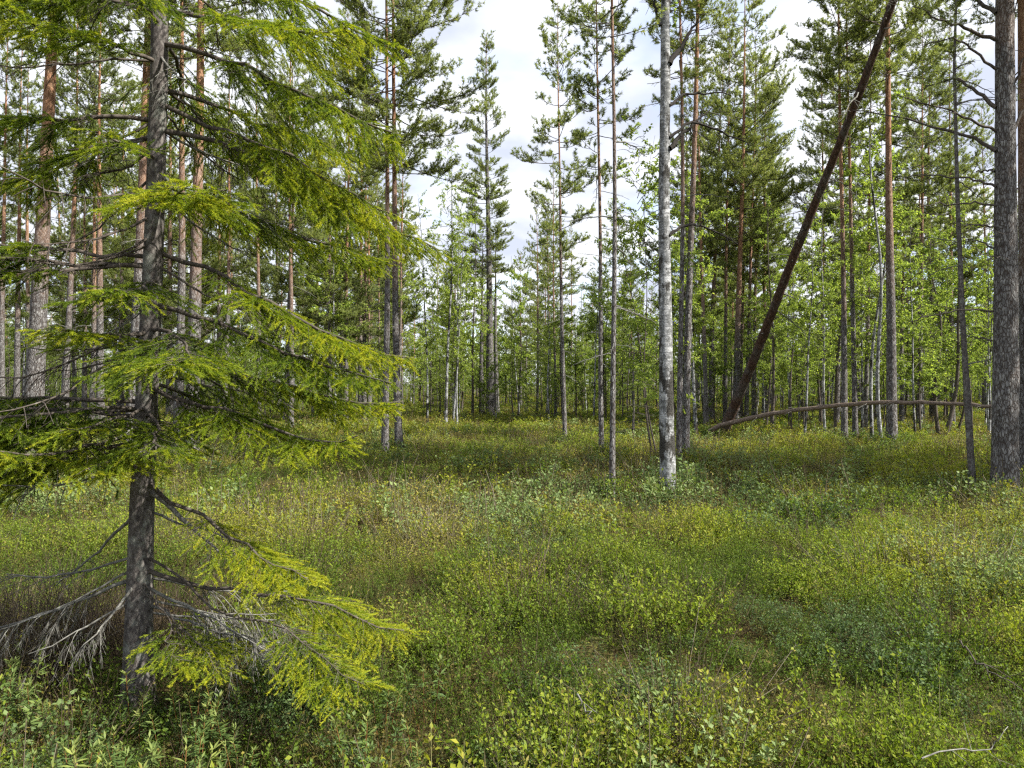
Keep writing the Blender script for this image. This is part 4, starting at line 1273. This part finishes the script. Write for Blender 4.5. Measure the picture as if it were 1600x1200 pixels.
# taller tufts hugging the feet of the nearer trunks
for (bx, by, bd) in BASES:
    if by > 24 or abs(bx) > by: continue
    m = 14
    a_ = rgc.uniform(0, 6.28, m); r_ = bd * .5 + rgc.uniform(.03, .3, m)
    x = bx + np.cos(a_) * r_; y = by + np.sin(a_) * r_
    PX.append(np.stack([x, y, ground(x, y)], 1)); PI_.append(rgc.choice([0, 1, 2, 3, 4, 8], m) + (9 if by > 7.5 else 0))
    PR.append(np.stack([rgc.normal(0, .15, m), rgc.normal(0, .15, m), rgc.uniform(0, 6.28, m)], 1)); PS.append(rgc.uniform(.8, 1.5, m)); PT_.append(rgc.uniform(0, .4, m))
PX = np.concatenate(PX).astype(np.float32); PI_ = np.concatenate(PI_); PR = np.concatenate(PR); PS = np.concatenate(PS); PT_ = np.concatenate(PT_)

def scatter(name, co, idx, rot, scl, tint, coll, label, cat):
    me = bpy.data.meshes.new(name)
    n = len(co)
    me.vertices.add(n); me.vertices.foreach_set('co', np.asarray(co, np.float32).ravel())
    for nm, ty, key, val in (('idx', 'INT', 'value', idx.astype(np.int32)), ('scl', 'FLOAT', 'value', scl.astype(np.float32)),
                             ('tint', 'FLOAT', 'value', tint.astype(np.float32)), ('rot', 'FLOAT_VECTOR', 'vector', rot.astype(np.float32).ravel())):
        a = me.attributes.new(nm, ty, 'POINT'); a.data.foreach_set(key, val)
    o = obj(name, me)
    ng = bpy.data.node_groups.new(name, 'GeometryNodeTree')
    ng.interface.new_socket('Geometry', in_out='INPUT', socket_type='NodeSocketGeometry')
    ng.interface.new_socket('Geometry', in_out='OUTPUT', socket_type='NodeSocketGeometry')
    N = ng.nodes.new; L = ng.links.new
    gi, go = N('NodeGroupInput'), N('NodeGroupOutput')
    ci = N('GeometryNodeCollectionInfo'); ci.inputs['Collection'].default_value = coll
    ci.inputs['Separate Children'].default_value = True; ci.inputs['Reset Children'].default_value = True
    ip = N('GeometryNodeInstanceOnPoints'); ip.inputs['Pick Instance'].default_value = True
    def na(nm, ty):
        x = N('GeometryNodeInputNamedAttribute'); x.data_type = ty; x.inputs['Name'].default_value = nm
        return x.outputs['Attribute']
    L(gi.outputs[0], ip.inputs['Points']); L(ci.outputs[0], ip.inputs['Instance'])
    L(na('idx', 'INT'), ip.inputs['Instance Index'])
    L(na('rot', 'FLOAT_VECTOR'), ip.inputs['Rotation'])
    L(na('scl', 'FLOAT'), ip.inputs['Scale'])
    L(ip.outputs[0], go.inputs[0])
    md = o.modifiers.new('scatter', 'NODES'); md.node_group = ng
    tag(o, label, cat, kind='stuff')
def undergrowth(name, sel, label, cat):
    scatter(name, PX[sel], PI_[sel], PR[sel], PS[sel], PT_[sel], protos, label, cat)
sp = PI_ % 9
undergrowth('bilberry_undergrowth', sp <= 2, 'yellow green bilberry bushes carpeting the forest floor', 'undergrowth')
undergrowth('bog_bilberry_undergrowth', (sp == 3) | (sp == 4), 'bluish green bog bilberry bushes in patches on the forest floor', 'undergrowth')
undergrowth('marsh_tea_undergrowth', sp == 5, 'narrow leaved marsh tea scattered through the undergrowth', 'undergrowth')
undergrowth('dry_undergrowth', sp >= 6, 'brown dry stalks and faded leaves among the green bushes', 'undergrowth')


# ------------------------------------------------------------------ far wood that reads as one mass
farc = bpy.data.collections.new('far_trees')
def far_proto(i, me, H, r, zb, bark, crown_h):
    root_m = MB()
    for nm, m_ in ((0, me),):
        farc.objects.link(bpy.data.objects.new(f'far_tree_{2 * i:02d}', m_))
    t, _ = trunk_mesh(900 + i, H, r, M[bark], 5, 8)
    farc.objects.link(bpy.data.objects.new(f'far_tree_{2 * i + 1:02d}', t))
FAR = []
for i, (h0, cm) in enumerate(BIRCH):
    far_proto(i, cm, h0, .05, 0, 'branchwood' if i % 2 else 'birch', h0); FAR.append((h0, 0.0))
for j, (cr, H) in enumerate((('slim', 12), ('wide2', 14), ('cone', 15))):
    i = len(BIRCH) + j
    far_proto(i, CROWN[cr][0], H, .11, 0, 'pine', CROWN[cr][1]); FAR.append((H, H - CROWN[cr][1]))
rf = np.random.default_rng(44)
co, ix, ro, sl = [], [], [], []
def far_add(x, y, k, H):
    h0, zb = FAR[k]; s = H / h0; a_ = rf.uniform(0, 6.28); z = gz(x, y)
    co.append((x, y, z + zb * s)); ix.append(2 * k); ro.append((0, 0, a_)); sl.append(s)
    co.append((x, y, z)); ix.append(2 * k + 1); ro.append((0, 0, a_)); sl.append(s)
for i in range(1900):
    y = math.sqrt(rf.uniform(48 ** 2, 130 ** 2)); x = rf.uniform(-.95, .95) * y
    k = int(rf.integers(0, 6)) if rf.random() < .92 else int(rf.integers(6, 9))
    H = rf.uniform(2.5, 7.5) if k < 6 else rf.uniform(7, 14)
    px = 800 + x / y * 1150
    H = min(H, CAMZ + (600 - max(skyline(px), 380 if k < 6 else 260)) / 1150 * y)
    far_add(x, y, k, H)
for i in range(1200):
    y = math.sqrt(rf.uniform(30 ** 2, 95 ** 2)); x = rf.uniform(-.9, .9) * y
    far_add(x, y, int(rf.choice([2, 3, 3, 5])), rf.uniform(1.0, 2.6))
scatter('distant_forest', np.array(co), np.array(ix), np.array(ro), np.array(sl), np.zeros(len(ix)), farc, 'mass of far young trees closing the view behind the forest', 'forest')

# ------------------------------------------------------------------ single plants and sticks in the foreground
LED = [ledum_mesh(700 + i, 3, .05, .22, .40, .042, .0085, 10, [M['rust_stem'], M['ledum_solo']]) for i in range(4)]
rl = np.random.default_rng(12)
for i in range(26):
    px = rl.uniform(-20, 330) if i < 18 else rl.uniform(330, 720)
    d = rl.uniform(2.35, 3.3)
    x, y, z = at(px, d)
    root = empty('marsh_tea_plant', (x, y, z), (0, 0, rl.uniform(0, 6.28)))
    s = rl.uniform(.75, 1.15); root.scale = (s, s, s)
    tag(root, 'upright narrow leaved marsh tea plant below the near spruce', 'plant', 'marsh tea plants below the near spruce')
    obj('shoot', LED[i % 4], root)

def stick(pts, r, label, twigs=4, seed=0):
    W = np.array([((a - 800) / 1150 * d, d, CAMZ - (b - 600) / 1150 * d) for a, b, d in pts])
    o0 = W[0].copy(); W = W - o0
    u = np.linspace(0, len(pts) - 1, 12)
    P = np.stack([np.interp(u, np.arange(len(pts)), W[:, c]) for c in range(3)], 1)
    rg = np.random.default_rng(seed)
    P[1:-1] += rg.normal(0, .008, (10, 3))
    mb = MB(); tube(mb, P, np.linspace(r, r * .35, 12), 6)
    if twigs:
        i = rg.integers(3, 11, twigs); d = nrm(nrm(W[-1] - W[0]) + rg.normal(0, .7, (twigs, 3))); l = rg.uniform(.06, .2, twigs)
        T = np.stack([P[i], P[i] + d * (l * .5)[:, None], P[i] + d * l[:, None] + rg.normal(0, .015, (twigs, 3))], 1)
        polysticks(mb, T, r * .45, r * .2)
    o = obj('dead_stick', mb.mesh('dead_stick', [M['deadwood' if r < .005 else 'branchwood']])); o.location = o0
    tag(o, label, 'stick')
stick([(1440, 1185, 2.55), (1500, 1172, 2.6), (1556, 1170, 2.65), (1575, 1135, 2.7)], .003, 'pale forked stick lying in the bottom right corner', 4, 1)
stick([(1408, 835, 6.2), (1432, 860, 6.0), (1438, 885, 5.9), (1438, 912, 5.8)], .006, 'thin grey crooked stick poking up among bushes right of centre', 3, 2)
stick([(1052, 770, 9.2), (1060, 790, 8.9), (1067, 815, 8.6)], .012, 'short dark stick leaning at the foot of the white birch', 2, 3)
stick([(902, 1085, 2.9), (915, 1110, 2.85), (928, 1132, 2.8)], .004, 'short pale twig in the foreground left of centre bottom', 1, 4)
stick([(1150, 800, 7.4), (1180, 830, 7.1), (1195, 850, 6.9)], .006, 'thin pale stick lying in the shade below the leaning trunk', 3, 5)
stick([(1500, 1000, 3.6), (1530, 1040, 3.5), (1590, 1070, 3.4)], .005, 'thin grey branch lying in the bushes at the right edge', 5, 6)
